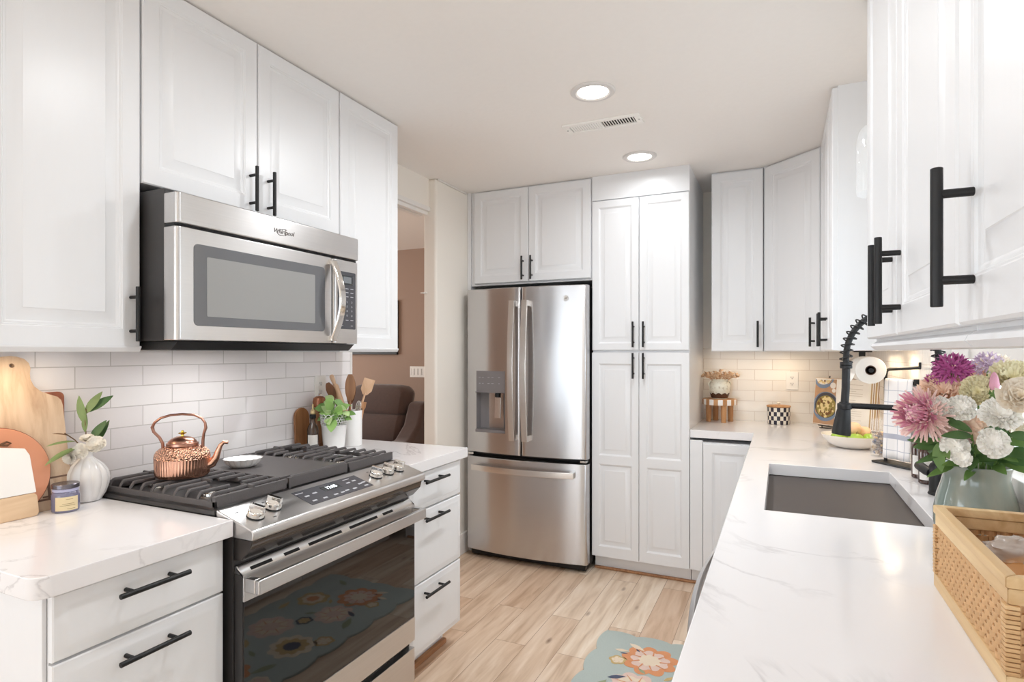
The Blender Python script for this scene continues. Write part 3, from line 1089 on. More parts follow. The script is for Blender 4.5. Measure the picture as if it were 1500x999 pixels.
MB().obox((-1.690, dy + 0.030, 1.005), (0.021, 0, 0), (0, 0.004, 0.068), (0, 0.005, 0)).build('paddle', M['steelX'], disp, bevel=0.002)
MB().cyl((-1.690, dy + 0.03, 1.108), (-1.690, dy + 0.024, 1.075), 0.02, 16).build('spout', M['darkplas'], disp)
m = MB()
for i, x in enumerate((-1.815, -1.79, -1.745, -1.715, -1.665)):
    m.obox((x, fy(x) - 0.0016, 1.165), (0.005 if i in (0, 1, 4) else 0.008, 0, 0), (0, 0, 0.0016), (0, 0.0004, 0))
    m.obox((x, fy(x) - 0.0016, 1.205), (0.007, 0, 0), (0, 0, 0.0012), (0, 0.0004, 0))
m.build('indicator', M['keymark'], disp)
# round maker's badge high on the right door
bx, bz = -1.212, 1.705
by = fy(bx) - 0.0005
rings = []
for rr, off in ((0.0185, 0.0), (0.0185, 0.0022), (0.0165, 0.0022), (0.0165, 0.001)):
    rings.append([(bx + rr * math.cos(2 * PI * k / 32), by - off, bz + rr * math.sin(2 * PI * k / 32)) for k in range(32)])
bd = MB().loft(rings, False, True).build('badge', M['chrome'], dr)
text_mesh('GE', 0.0165, mat('badge_enamel', (176, 172, 170), 0.3, 0.5), 'badge_lettering', (bx, by - 0.0015, bz), XP, Z, dr, 0.0005, shear=0.25)
for s in (0, 1):
    MB().tube(arc((bx, by - 0.002, bz + (0.006 if s else -0.006)), XP, Z, 0.009, 0.3 + PI * s, 2.8 + PI * s, 10), 0.0008, 6).build('badge_scroll', M['chrome'], dr)

# ------------------------------------------------------------------ microwave
MX, MY0, MY1 = -1.535, 1.087, 1.863
t = T('microwave', 'stainless over-the-range microwave with a grey window', 'microwave', (-1.78, 1.475, 1.40))
MB().box(WL + 0.012, MY0 + 0.004, 1.402, -1.590, MY1 - 0.004, 1.838).build('body', M['dark'], t, bevel=0.003)
MB().prism([(-2.0, 1.402), (-1.545, 1.402), (-1.575, 1.376), (-1.98, 1.376)], (0, MY0 + 0.012, 0), XP, Z, YP, MY1 - MY0 - 0.024).build('bottom_vent', M['darkplas'], t, bevel=0.003)


def bowed(x0, xf, y0, y1, z0, z1, r):
    """front panel with rounded upright end edges"""
    pts = [(x0, y0)]
    pts += [(xf - r + r * math.sin(a), y0 + r - r * math.cos(a)) for a in [PI / 2 * i / 6 for i in range(7)]]
    pts += [(xf - r + r * math.cos(a), y1 - r + r * math.sin(a)) for a in [PI / 2 * i / 6 for i in range(7)]]
    pts += [(x0, y1)]
    return MB().prism(pts, (0, 0, z0), XP, YP, Z, z1 - z0)


gv = bowed(-1.5895, MX + 0.003, MY0, MY1, 1.735, 1.822, 0.012).build('vent_grille', M['steelH'], t, bevel=0.004, ang=60)
MB().box(-1.5895, MY0 + 0.004, 1.7265, MX - 0.012, MY1 - 0.004, 1.7345).build('vent_gap', M['darkplas'], t)
md = bowed(-1.5895, MX, MY0, 1.716, 1.404, 1.726, 0.014).build('door', M['steelH'], t, bevel=0.003, ang=60)
MB().box(-1.5895, 1.7165, 1.408, MX - 0.006, 1.7185, 1.724).build('door_gap', M['darkplas'], t)
mc = bowed(-1.5895, MX, 1.719, MY1, 1.404, 1.726, 0.014).build('control_panel', M['steelH'], t, bevel=0.003, ang=60)
# window: rounded dark border and paler mesh field
wz0, wz1, wy0, wy1 = 1.447, 1.684, 1.140, 1.672
MB().prism(rrect(wy0, wy1, wz0, wz1, 0.014), (MX - 0.002, 0, 0), YP, Z, XP, 0.0035).build('window', M['glassgrey'], md, bevel=0.0012, ang=60)
gm = mat('perforated_door_mesh', (148, 148, 147), 0.12, var=0.03, scale=900)
MB().prism(rrect(wy0 + 0.042, wy1 - 0.052, wz0 + 0.028, wz1 - 0.034, 0.004), (MX + 0.0012, 0, 0), YP, Z, XP, 0.0009).build('window_mesh', gm, md)
# keypad
ky0, ky1, kz0, kz1 = 1.742, 1.842, 1.460, 1.682
kp = MB().prism(rrect(ky0, ky1, kz0, kz1, 0.004), (MX - 0.001, 0, 0), YP, Z, XP, 0.0025).build('keypad', M['keypad'], mc)
MB().box(MX + 0.0012, ky0 + 0.018, 1.632, MX + 0.0022, ky1 - 0.018, 1.668).build('display', M['lcd'], kp)
MB().box(MX + 0.0021, ky0 + 0.030, 1.6385, MX + 0.0026, ky1 - 0.026, 1.6625).build('display_field', mat('pale_lcd', (122, 126, 130), 0.2), kp)
m = MB()
random.seed(3)
for r_, zz in enumerate((1.617, 1.602, 1.586)):
    for c in range(3):
        y = ky0 + 0.022 + c * 0.028
        m.box(MX + 0.0012, y - 0.008, zz - 0.0012, MX + 0.0019, y + 0.008, zz + 0.0012)
for c in range(3):
    y = ky0 + 0.022 + c * 0.028
    m.box(MX + 0.0012, y - 0.008, 1.4935, MX + 0.0019, y + 0.008, 1.4955)
    if c != 1:
        m.box(MX + 0.0012, y - 0.006, 1.472, MX + 0.0019, y + 0.006, 1.474)
m.build('key_marking', M['keymark'], kp)
for i, ch in enumerate('123456789*0#'):
    y = ky0 + 0.022 + (i % 3) * 0.028
    text_mesh(ch, 0.011, M['keymark'], 'key_number', (MX + 0.0017, y, 1.565 - (i // 3) * 0.0175), YP, Z, kp, 0.0002)
# bowed upright handle
pts = []
for i in range(25):
    q = i / 24
    pts.append((MX + 0.010 + 0.046 * math.sin(PI * q), 1.706, 1.412 + 0.306 * q))
m = MB()
m.loft([[(x - 0.004, y - 0.017, z), (x - 0.004, y + 0.017, z), (x + 0.004, y + 0.013, z), (x + 0.004, y - 0.013, z)] for x, y, z in pts])
m.box(MX - 0.001, 1.691, 1.412, MX + 0.016, 1.721, 1.432).box(MX - 0.001, 1.691, 1.698, MX + 0.016, 1.721, 1.718)
m.build('handle', M['chrome'], md, bevel=0.002)
# maker's script with its swirl
lg = mat('logo_grey', (112, 107, 104), 0.35, 0.4)
text_mesh('Whirlpool', 0.0215, lg, 'logo', (MX + 0.0036, 1.472, 1.777), YP, Z, gv, 0.0006, shear=0.3)
MB().tube([(MX + 0.0036, 1.470 + 0.025 * math.cos(a), 1.7755 + 0.0105 * math.sin(a) + 0.004 * math.cos(a)) for a in [0.9 + 4.9 * i / 24 for i in range(25)]], 0.0009, 6).build('logo_swirl', lg, gv)

# ------------------------------------------------------------------ range
RY0, RY1 = 1.125, 1.958
t = T('range', 'slide-in stainless gas range with black oven glass', 'stove', (-1.68, 1.54, 0))
MB().box(WL + 0.02, RY0 + 0.004, 0.03, -1.362, RY1 - 0.004, 0.898).build('body', M['dark'], t, bevel=0.002)
m = MB()
for y in (RY0 + 0.06, RY1 - 0.06):
    for x in (-1.95, -1.42):
        m.cyl((x, y, 0), (x, y, 0.03), 0.02, 12)
m.build('foot', M['darkplas'], t)
XB, XF = -2.005, -1.425
ct = MB()
ct.box(XB, RY0 - 0.004, 0.9155, XF, RY1 + 0.006, 0.930)
cook = ct.build('cooktop', M['dark'], t, bevel=0.003)
m = MB()
m.box(XB, RY0 - 0.002, 0.9305, XB + 0.05, RY1 + 0.004, 0.948)
m.build('rear_vent', M['dark'], cook, bevel=0.004)


def burner(x, y, r):
    b = MB().lathe((x, y, 0.930), [(r * 1.15, 0), (r * 1.1, 0.008), (r * 0.8, 0.009), (r * 0.78, 0.014)], 28).build('burner', M['chrome'], cook)
    MB().lathe((x, y, 0.9445), [(r * 0.85, 0), (r * 0.9, 0.003), (r * 0.86, 0.008), (r * 0.5, 0.010), (0.001, 0.010)], 28).build('burner_cap', M['darkplas'], b)


for x, y, r in ((-1.60, 1.262, 0.040), (-1.86, 1.262, 0.032), (-1.60, 1.822, 0.036), (-1.86, 1.822, 0.030), (-1.72, 1.54, 0.036)):
    burner(x, y, r)


def bar(m, p, q, w=0.0052, h=0.010, drop0=0.0, drop1=0.0):
    """grate bar with a rounded top, its ends curling down by drop0 / drop1"""
    p, q = Vector(p), Vector(q)
    d = (q - p)
    L_ = d.length
    d.normalize()
    s = d.cross(Z)
    pts = []
    if drop0:
        pts += [(p - Z * drop0), (p + d * 0.004 - Z * drop0 * 0.45), (p + d * 0.012 - Z * 0.002)]
    pts += [p + d * (0.018 if drop0 else 0)]
    pts += [q - d * (0.018 if drop1 else 0)]
    if drop1:
        pts += [(q - d * 0.012 - Z * 0.002), (q - d * 0.004 - Z * drop1 * 0.45), (q - Z * drop1)]
    rings = []
    for c in pts:
        rings.append([c - s * w - Z * h, c + s * w - Z * h, c + s * w - Z * 0.004, c + s * w * 0.5, c - s * w * 0.5, c - s * w - Z * 0.004])
    m.loft(rings)


GZ = 0.972


def grate(y0, y1, outer):
    """outer = -1: fingers rise from the y0 side; +1: from the y1 side"""
    m = MB()
    fx0, fx1 = XB + 0.055, XF - 0.012
    for y in (y0, y1):
        m.box(fx0, y - 0.006 if y == y1 else y, 0.934, fx1, y if y == y1 else y + 0.006, 0.950)
    m.box(fx0, y0, 0.934, fx0 + 0.012, y1, 0.962)
    m.box(fx1 - 0.012, y0, 0.934, fx1, y1, 0.964)
    for y in (y0 + 0.01, y1 - 0.01):
        for x in (fx0 + 0.01, fx1 - 0.01):
            m.cyl((x, y, 0.930), (x, y, 0.945), 0.006, 8)
    yc = (y0 + y1) / 2
    n = 10
    for i in range(n):
        x = fx0 + 0.028 + (fx1 - fx0 - 0.056) * i / (n - 1)
        full = i in (0, 4, 5, 9)
        if full:
            bar(m, (x, y0 + 0.002, GZ), (x, y1 - 0.002, GZ), drop0=0.030, drop1=0.030)
        else:
            g = 0.022 if i in (1, 3, 6, 8) else 0.050
            bar(m, (x, y0 + 0.002, GZ), (x, yc - g, GZ), drop0=0.030)
            bar(m, (x, yc + g, GZ), (x, y1 - 0.002, GZ), drop1=0.030)
    for xa, xb in ((0.00, 0.10), (0.36, 0.64), (0.90, 1.0)):
        bar(m, (fx0 + (fx1 - fx0) * xa, yc, GZ), (fx0 + (fx1 - fx0) * xb, yc, GZ))
    m.build('grate', M['iron'], t, bevel=0.0015, seg=1)


grate(RY0 + 0.008, 1.398, -1)
grate(1.688, RY1 - 0.004, 1)
# centre griddle on its own frame
m = MB()
m.box(XB + 0.055, 1.404, 0.950, XF - 0.05, 1.682, 0.964)
gr = m.build('griddle', M['griddle'], t, bevel=0.004)
m = MB()
m.box(XB + 0.055, 1.404, 0.934, XB + 0.068, 1.682, 0.949).box(XF - 0.024, 1.404, 0.934, XF - 0.012, 1.682, 0.966)
m.box(XB + 0.068, 1.404, 0.934, XF - 0.024, 1.412, 0.949).box(XB + 0.068, 1.674, 0.934, XF - 0.024, 1.682, 0.949)
bar(m, (XF - 0.018, 1.404, GZ), (XF - 0.018, 1.682, GZ), drop0=0.030, drop1=0.030)
for x in (XB + 0.062, XF - 0.018):
    for y in (1.41, 1.676):
        m.cyl((x, y, 0.930), (x, y, 0.936), 0.006, 8)
m.build('grate', M['iron'], t, bevel=0.0015, seg=1)

# sloping steel control panel
P0, P1 = V(-1.424, 0, 0.933), V(-1.290, 0, 0.893)
sl = (P1 - P0).normalized()
up = V(-sl.z, 0, sl.x)
prof = [(-1.424, 0.905), (-1.424, 0.933), (-1.290, 0.893), (-1.284, 0.889), (-1.281, 0.883), (-1.281, 0.868), (-1.286, 0.863), (-1.365, 0.863), (-1.365, 0.905)]
cp = MB().prism(prof, (0, RY0, 0), XP, Z, YP, RY1 - RY0).build('control_panel', M['steelH'], t, bevel=0.004, ang=45)


def on_panel(q, y, h=0.0):
    return P0 + sl * ((P1 - P0).length * q) + up * h + YP * y


def knob(q, y):
    c = on_panel(q, y)
    u = YP
    v = sl
    rings = []
    for r, h in ((0.0245, 0.0), (0.0245, 0.003)):
        rings.append([c + u * r * math.cos(2 * PI * k / 32) + v * r * math.sin(2 * PI * k / 32) + up * h for k in range(32)])
    b = MB().loft(rings).build('knob_ring', M['darkplas'], cp)
    rings = []
    for r, h in ((0.0235, 0.003), (0.0235, 0.016), (0.0215, 0.019), (0.0195, 0.020)):
        rings.append([c + u * r * (1 + (0.012 if k % 2 else -0.012)) * math.cos(2 * PI * k / 40) + v * r * (1 + (0.012 if k % 2 else -0.012)) * math.sin(2 * PI * k / 40) + up * h for k in range(40)])
    m = MB().loft(rings)
    m.obox(c + up * 0.027, (u * 0.35 + v).normalized() * 0.021, (u - v * 0.35).normalized() * 0.0065, up * 0.009)
    m.build('knob', M['chrome'], cp, bevel=0.0012, seg=2, ang=50)


for q, y in ((0.62, 1.186), (0.50, 1.262), (0.50, 1.742), (0.50, 1.812), (0.50, 1.878)):
    knob(q, y)
c = on_panel(0.52, 1.522, 0.0004)
dp = MB().obox(c, YP * 0.148, sl * 0.046, up * 0.0008).build('display', M['keypad'], cp)
MB().obox(on_panel(0.40, 1.520, 0.0014), YP * 0.040, sl * 0.015, up * 0.0003).build('display_window', M['lcd'], dp)
text_mesh('12:05', 0.023, M['digit'], 'display_digits', on_panel(0.40, 1.522, 0.0020), YP, -sl, dp, 0.0002, bold=0.0004)
m = MB()
for y, q in ((1.392, 0.30), (1.402, 0.48), (1.440, 0.44), (1.402, 0.72), (1.446, 0.74), (1.495, 0.74), (1.528, 0.74), (1.552, 0.72), (1.588, 0.74), (1.600, 0.44), (1.632, 0.42), (1.612, 0.28), (1.634, 0.62), (1.655, 0.60), (1.645, 0.76)):
    m.obox(on_panel(q, y, 0.0015), YP * (0.009 if q > 0.3 else 0.016), sl * (0.0035 if q > 0.3 else 0.0015), up * 0.0002)
m.build('key_marking', M['keymark'], dp)
m = MB()
for q, y in ((0.30, 1.160), (0.22, 1.262), (0.82, 1.23), (0.22, 1.742), (0.22, 1.812), (0.22, 1.878)):
    m.obox(on_panel(q, y, 0.0003), YP * 0.006, sl * 0.002, up * 0.0002)
m.build('panel_marking', M['keypad'], cp)

# dark apron below the panel
bronze = mat('dark_glossy_apron', (74, 69, 67), 0.14, 0.6)
m = MB()
ap = [(-1.362, 0.862), (-1.292, 0.862), (-1.300, 0.835), (-1.335, 0.800), (-1.362, 0.798)]
m.prism(ap, (0, RY0 + 0.006, 0), XP, Z, YP, RY1 - RY0 - 0.012)
m.build('apron', bronze, t, bevel=0.004)
# oven door
DX = -1.326
dm = MB().box(-1.361, RY0 + 0.008, 0.222, DX - 0.004, RY1 - 0.008, 0.762).build('oven_door', M['dark'], t, bevel=0.003)
m = MB().prism([(-1.361, 0.7625), (-1.361, 0.782), (-1.352, 0.784), (DX + 0.001, 0.755), (DX + 0.002, 0.690), (DX - 0.0038, 0.690), (DX - 0.0038, 0.7625)], (0, RY0 + 0.008, 0), XP, Z, YP, RY1 - RY0 - 0.016)
tt = m.build('door_top_trim', M['steelH'], dm, bevel=0.0015, ang=50)
a0, a1 = V(-1.352, 0, 0.784), V(DX + 0.001, 0, 0.755)
sd = (a1 - a0).normalized()
su = V(-sd.z, 0, sd.x)
for y, hl in ((1.205, 0.038), (1.318, 0.030), (1.462, 0.075), (1.652, 0.075), (1.79, 0.030)):
    MB().obox(a0 + sd * ((a1 - a0).length * 0.5) + YP * y, YP * hl, sd * 0.005, su * 0.0006).build('vent_slot', M['darkplas'], tt)
MB().box(DX - 0.0038, RY0 + 0.010, 0.318, DX, RY1 - 0.010, 0.689).build('oven_window', M['glassblk'], dm, bevel=0.001)
MB().box(DX - 0.0038, RY0 + 0.008, 0.224, DX + 0.001, RY1 - 0.008, 0.317).build('door_bottom_trim', M['steelH'], dm, bevel=0.0015)
# flat towel-bar handle
m = MB()
hy0, hy1 = RY0 + 0.010, RY1 - 0.010
for z0_, z1_ in ((0.716, 0.756),):
    # bar and two end posts
    m.box(DX + 0.040, hy0, z0_, DX + 0.056, hy1, z1_)
    m.box(DX + 0.001, hy0, z0_, DX + 0.0398, hy0 + 0.022, z1_)
    m.box(DX + 0.001, hy1 - 0.022, z0_, DX + 0.0398, hy1, z1_)
m.build('handle', M['steelH'], dm, bevel=0.004, seg=3)
# warming drawer
MB().box(-1.361, RY0 + 0.008, 0.060, DX, RY1 - 0.008, 0.195).build('drawer', M['steelH'], t, bevel=0.003)
MB().box(-1.361, RY0 + 0.012, 0.196, -1.350, RY1 - 0.012, 0.221).build('drawer_gap', M['darkplas'], t)
MB().box(-1.41, RY0 + 0.02, 0.0, -1.39, RY1 - 0.02, 0.055).build('toe_kick', M['darkplas'], t)

# ------------------------------------------------------------------ recessed lamps and vent
for i, (x, y, lb) in enumerate(((-0.72, 2.375, 'round recessed ceiling lamp nearer the camera, before the vent'), (-0.72, 3.272, 'round recessed ceiling lamp just in front of the pantry'))):
    t = T('ceiling_lamp', lb, 'ceiling lamp', (x, y, CEIL), 'recessed ceiling lamps')
    MB().lathe((x, y, CEIL), [(0.0640, -0.004), (0.072, -0.009), (0.088, -0.008), (0.094, -0.003), (0.094, 0.0)], 48, cap0=False, cap1=False).build('trim_ring', mat('lamp_trim_white', (214, 210, 207), 0.4), t)
    MB().lathe((x, y, CEIL), [(0.0645, -0.0045), (0.05, -0.0062), (0.001, -0.0068)], 48, cap0=False).build('diffuser', M['lamp'], t)
t = T('ceiling_vent', 'white rectangular air vent grille in the ceiling between two lamps', 'vent', (-0.775, 2.725, CEIL))
vx0, vx1, vy0, vy1 = -0.965, -0.590, 2.668, 2.785
fr = MB()
fr.box(vx0, vy0, CEIL - 0.009, vx1, vy0 + 0.022, CEIL).box(vx0, vy1 - 0.022, CEIL - 0.009, vx1, vy1, CEIL)
fr.box(vx0, vy0 + 0.022, CEIL - 0.009, vx0 + 0.03, vy1 - 0.022, CEIL).box(vx1 - 0.03, vy0 + 0.022, CEIL - 0.009, vx1, vy1 - 0.022, CEIL)
fr.box(-0.789, vy0 + 0.022, CEIL - 0.009, -0.777, vy1 - 0.022, CEIL)
fr.build('frame', M['plastic'], t, bevel=0.0015, seg=1)
MB().box(vx0 + 0.03, vy0 + 0.022, CEIL - 0.0015, vx1 - 0.03, vy1 - 0.022, CEIL).build('duct_shade', mat('vent_shadow_grey', (46, 42, 40), 0.8), t)  # dark plate stands for the shade inside the duct
for s0, s1, tilt in ((vx0 + 0.032, -0.791, -1), (-0.775, vx1 - 0.032, 1)):
    n = 12
    for i in range(n):
        x = s0 + (s1 - s0) * (i + 0.5) / n
        MB().obox((x, (vy0 + vy1) / 2, CEIL - 0.0045), (0.0030, 0, -0.0012) if tilt > 0 else (0.0046, 0, 0.0004), (0, (vy1 - vy0) / 2 - 0.022, 0), (0.0003, 0, 0.0005)).build('louvre', M['plastic'], t)
for x in (vx0 + 0.012, vx1 - 0.012):
    MB().lathe((x, 2.725, CEIL - 0.0095), [(0.004, 0), (0.0035, -0.001), (0.001, -0.0012)][::-1], 12).build('screw', M['grey'], t)


# ------------------------------------------------------------------ outlets, switches
def outlet(label, c, a, n, gang=1, kind='outlet'):
    c, a, n = Vector(c), Vector(a), Vector(n)
    w = 0.036 + 0.023 * (gang - 1)
    t = T('wall_outlet' if kind == 'outlet' else 'light_switch', label, 'outlet' if kind == 'outlet' else 'switch', c)
    MB().obox(c + n * 0.003, a * w, Z * 0.058, n * 0.003).build('cover_plate', M['plastic'], t, bevel=0.002)
    if kind == 'outlet':
        for s in (-1, 1):
            MB().obox(c + n * 0.0065 + Z * 0.02 * s, a * 0.014, Z * 0.0125, n * 0.0012).build('socket', M['plastic'], t, bevel=0.003)
            m = MB()
            for q in (-1, 1):
                m.obox(c + n * 0.0078 + Z * (0.02 * s + 0.002) + a * 0.006 * q, a * 0.0012, Z * 0.0045, n * 0.0002)
            m.obox(c + n * 0.0078 + Z * (0.02 * s - 0.007), a * 0.0022, Z * 0.0022, n * 0.0002)
            m.build('slot', M['darkplas'], t)
    else:
        for g in range(gang):
            x = (g - (gang - 1) / 2) * 0.046
            MB().obox(c + n * 0.007 + a * x, a * 0.0165, Z * 0.033, n * 0.002).build('rocker', M['plastic'], t, bevel=0.001)
            m = MB()
            for q in (-1, 1):
                m.obox(c + n * 0.0065 + a * (x + 0.019 * q), a * 0.0012, Z * 0.034, n * 0.0003)
            m.build('gap', M['grey'], t)
    return t


outlet('cream wall outlet on the back tiles above the checkered jar', (0.066, WB - 0.0105, 1.186), XP, YM)
outlet('white wall outlet on the left tiles behind the pepper mill', (WL + 0.0105, 2.165, 1.20), YP, XP)
outlet('cream four-gang switch plate on the brown living-room wall', (-3.49, 5.1995, 1.163), XP, YM, 4, 'switch')
hk = MB().box(-2.070, 3.128, 1.742, -2.040, 3.1405, 1.752).box(-2.078, 3.118, 1.744, -2.050, 3.128, 1.750)
tag(hk.build('wall_hook', M['plastic'], None, bevel=0.001), 'tiny white hook on the edge of the wall pillar', 'hook')

# ------------------------------------------------------------------ living room beyond the opening
t = T('picture_frame', 'black picture frame on the brown living-room wall', 'picture frame', (-4.05, 5.19, 1.36))
m = MB()
px0, px1, pz0, pz1 = -4.42, -3.745, 1.345, 1.93
for a, b, c, d in ((px0, pz0, px1, pz0 + 0.04), (px0, pz1 - 0.04, px1, pz1), (px0, pz0 + 0.04, px0 + 0.04, pz1 - 0.04), (px1 - 0.04, pz0 + 0.04, px1, pz1 - 0.04)):
    m.box(a, 5.165, b, c, 5.198, d)
m.build('frame', M['darkplas'], t, bevel=0.003)
MB().box(px0 + 0.04, 5.185, pz0 + 0.04, px1 - 0.04, 5.195, pz1 - 0.04).build('print', mat('dark_print', (70, 66, 64), 0.4, var=0.3, scale=6), t)

suede = mat('dark_brown_suede', (80, 61, 55), 0.85, var=0.16, scale=40, bump=0.3, sheen=0.3)
t = T('recliner', 'dark brown recliner chair in the living room beyond the opening', 'armchair', (-3.55, 4.45, 0))


def cushion(x0, x1, y0, y1, z0, z1, b=0.05):
    m = MB()
    m.box(x0, y0, z0, x1, y1, z1)
    return m


cushion(-3.93, -3.20, 3.90, 4.60, 0.10, 0.36).build('base', suede, t, bevel=0.03, seg=3)
cushion(-3.92, -3.21, 3.86, 4.50, 0.365, 0.53).build('seat', suede, t, bevel=0.06, seg=4)


def backpart(z0, z1, yb0, yb1, d0, d1):
    rings = []
    for i in range(9):
        q = i / 8
        z = z0 + (z1 - z0) * q
        y = yb0 + (yb1 - yb0) * q
        bulge = math.sin(PI * q) ** 0.6
        hw = 0.355 * (0.94 + 0.06 * bulge) * (1 - 0.22 * max(0, q - 0.75) / 0.25 * d1)
        th = 0.10 + 0.05 * bulge
        rings.append([(-3.565 + x * hw * 1.0, y - th * yy, z) for x, yy in ((-1, 0), (-0.99, 0.55), (-0.9, 0.9), (-0.5, 1.0), (0, 1.03), (0.5, 1.0), (0.9, 0.9), (0.99, 0.55), (1, 0), (1, -0.8), (-1, -0.8))])
    return MB().loft(rings)


for x in (-3.85, -3.28):
    for y in (3.97, 4.53):
        MB().lathe((x, y, 0), [(0.022, 0), (0.028, 0.098)], 14).build('foot', M['darkplas'], t)
bk = backpart(0.50, 0.80, 4.55, 4.64, 1, 0).build('backrest', suede, t, sub=1)
backpart(0.765, 1.06, 4.625, 4.72, 1, 1).build('headrest', suede, t, sub=1)
for s in (-1, 1):
    x0 = -3.565 + s * 0.365
    pts = [(3.84, 0.08), (3.84, 0.50), (3.90, 0.56), (4.36, 0.575), (4.50, 0.70), (4.58, 0.90), (4.70, 0.91), (4.78, 0.08)]
    MB().prism(pts, (x0, 0, 0), YP, Z, XP, s * 0.19).build('armrest', suede, t, bevel=0.05, seg=4)

# ------------------------------------------------------------------ rug
rugblue = mat('sage_blue_wool', (176, 187, 183), 0.95, var=0.05, scale=220, bump=0.5)
rmats = [rugblue, mat('rug_orange', (211, 146, 104), 0.95, var=0.08, scale=200), mat('rug_cream', (222, 206, 184), 0.95, var=0.05, scale=200), mat('rug_pink', (216, 190, 178), 0.95, var=0.05, scale=200), mat('rug_gold', (196, 170, 118), 0.95, var=0.08, scale=200), mat('rug_navy', (82, 88, 108), 0.95, var=0.08, scale=200), mat('rug_leaf', (150, 158, 128), 0.95, var=0.08, scale=200), mat('rug_edge', (150, 168, 168), 0.95)]
RX0, RX1, RUY0, RUY1 = -0.79, -0.14, 0.62, 2.80


def scallop():
    out = []
    def side(p, q, nsc, nrm):
        for i in range(nsc * 8):
            s = i / (nsc * 8)
            b = 0.022 * (abs(math.sin(PI * s * nsc)) ** 0.7 - 1)
            out.append((p[0] + (q[0] - p[0]) * s + nrm[0] * b, p[1] + (q[1] - p[1]) * s + nrm[1] * b))
    side((RX0, RUY0), (RX1, RUY0), 4, (0, -1))
    side((RX1, RUY0), (RX1, RUY1), 11, (1, 0))
    side((RX1, RUY1), (RX0, RUY1), 4, (0, 1))
    side((RX0, RUY1), (RX0, RUY0), 11, (-1, 0))
    return out


rg = MB()
oc = scallop()
cxr, cyr = (RX0 + RX1) / 2, (RUY0 + RUY1) / 2
rg.loft([[(x, y, 0.0005) for x, y in oc], [(x, y, 0.008) for x, y in oc], [(cxr + (x - cxr) * 0.99, cyr + (y - cyr) * 0.996, 0.011) for x, y in oc]], True, True, 0)


def rflower(x, y, r, cols, n, ph=0.0, layers=3):
    for k in range(layers):
        rr = r * (1 - 0.3 * k)
        pts = []
        for i in range(n * 6):
            a = ph + k * 0.3 + 2 * PI * i / (n * 6)
            q = rr * (0.80 + 0.20 * abs(math.sin(a * n / 2)) + 0.03 * math.sin(3 * a + k))
            pts.append((x + q * math.cos(a), y + q * math.sin(a), 0.0116 + 0.0003 * k))
        rg.add(pts, [tuple(range(len(pts)))], cols[k % len(cols)])
    for i in range(n):
        a = ph + 2 * PI * i / n
        for (q0, q1) in ((0.35, 0.8),):
            p, q = V(x + r * q0 * math.cos(a), y + r * q0 * math.sin(a), 0.0128), V(x + r * q1 * math.cos(a + 0.15), y + r * q1 * math.sin(a + 0.15), 0.0128)
            d = (q - p).cross(Z).normalized() * r * 0.03
            rg.add([p - d, p + d, q + d * 0.3, q - d * 0.3], [(0, 1, 2, 3)], cols[(layers) % len(cols)])


def rleaf(x, y, l, a, col):
    d, s = V(math.cos(a), math.sin(a), 0), V(-math.sin(a), math.cos(a), 0)
    p = V(x, y, 0.0122)
    pts = [p + d * l * t_ + s * l * 0.17 * w_ for t_, w_ in ((0, 0), (0.25, 0.8), (0.5, 1), (0.8, 0.5), (1, 0), (0.8, -0.5), (0.5, -1), (0.25, -0.8))]
    rg.add(pts, [tuple(range(8))], col)


rflower(-0.525, 2.585, 0.125, [1, 3, 2, 1], 9)
rflower(-0.545, 2.36, 0.105, [3, 2, 3, 1], 8, 0.4)
rflower(-0.655, 2.535, 0.040, [4, 2, 4], 5, 0.2, 2)
rflower(-0.31, 2.46, 0.09, [4, 2, 1, 3], 7, 0.1)
rflower(-0.60, 2.02, 0.11, [2, 4, 5, 4], 9, 0.3)
rflower(-0.36, 2.12, 0.115, [3, 2, 3, 1], 8, 0.2)
rflower(-0.52, 1.72, 0.11, [1, 3, 2, 1], 8, 0.5)
rflower(-0.32, 1.75, 0.08, [4, 2, 4, 1], 7, 0.1)
rflower(-0.58, 1.42, 0.10, [5, 6, 5, 4], 10, 0.2)
rflower(-0.35, 1.38, 0.11, [3, 1, 2, 3], 8, 0.6)
rflower(-0.55, 1.12, 0.09, [5, 4, 5, 2], 9, 0.3)
rflower(-0.33, 1.10, 0.07, [1, 2, 1, 3], 7, 0.3)
rflower(-0.45, 0.84, 0.11, [3, 1, 2, 3], 8, 0.2)
rflower(-0.70, 2.12, 0.05, [4, 2, 1], 6, 0.1, 2)
rflower(-0.46, 2.24, 0.045, [5, 4, 2], 6, 0.4, 2)
rflower(-0.70, 1.74, 0.05, [2, 3, 4], 6, 0.1, 2)
rflower(-0.44, 1.57, 0.04, [1, 4, 2], 6, 0.3, 2)
rflower(-0.69, 1.10, 0.05, [3, 2, 4], 6, 0.3, 2)
rflower(-0.66, 0.82, 0.06, [5, 6, 4], 8, 0.3, 2)
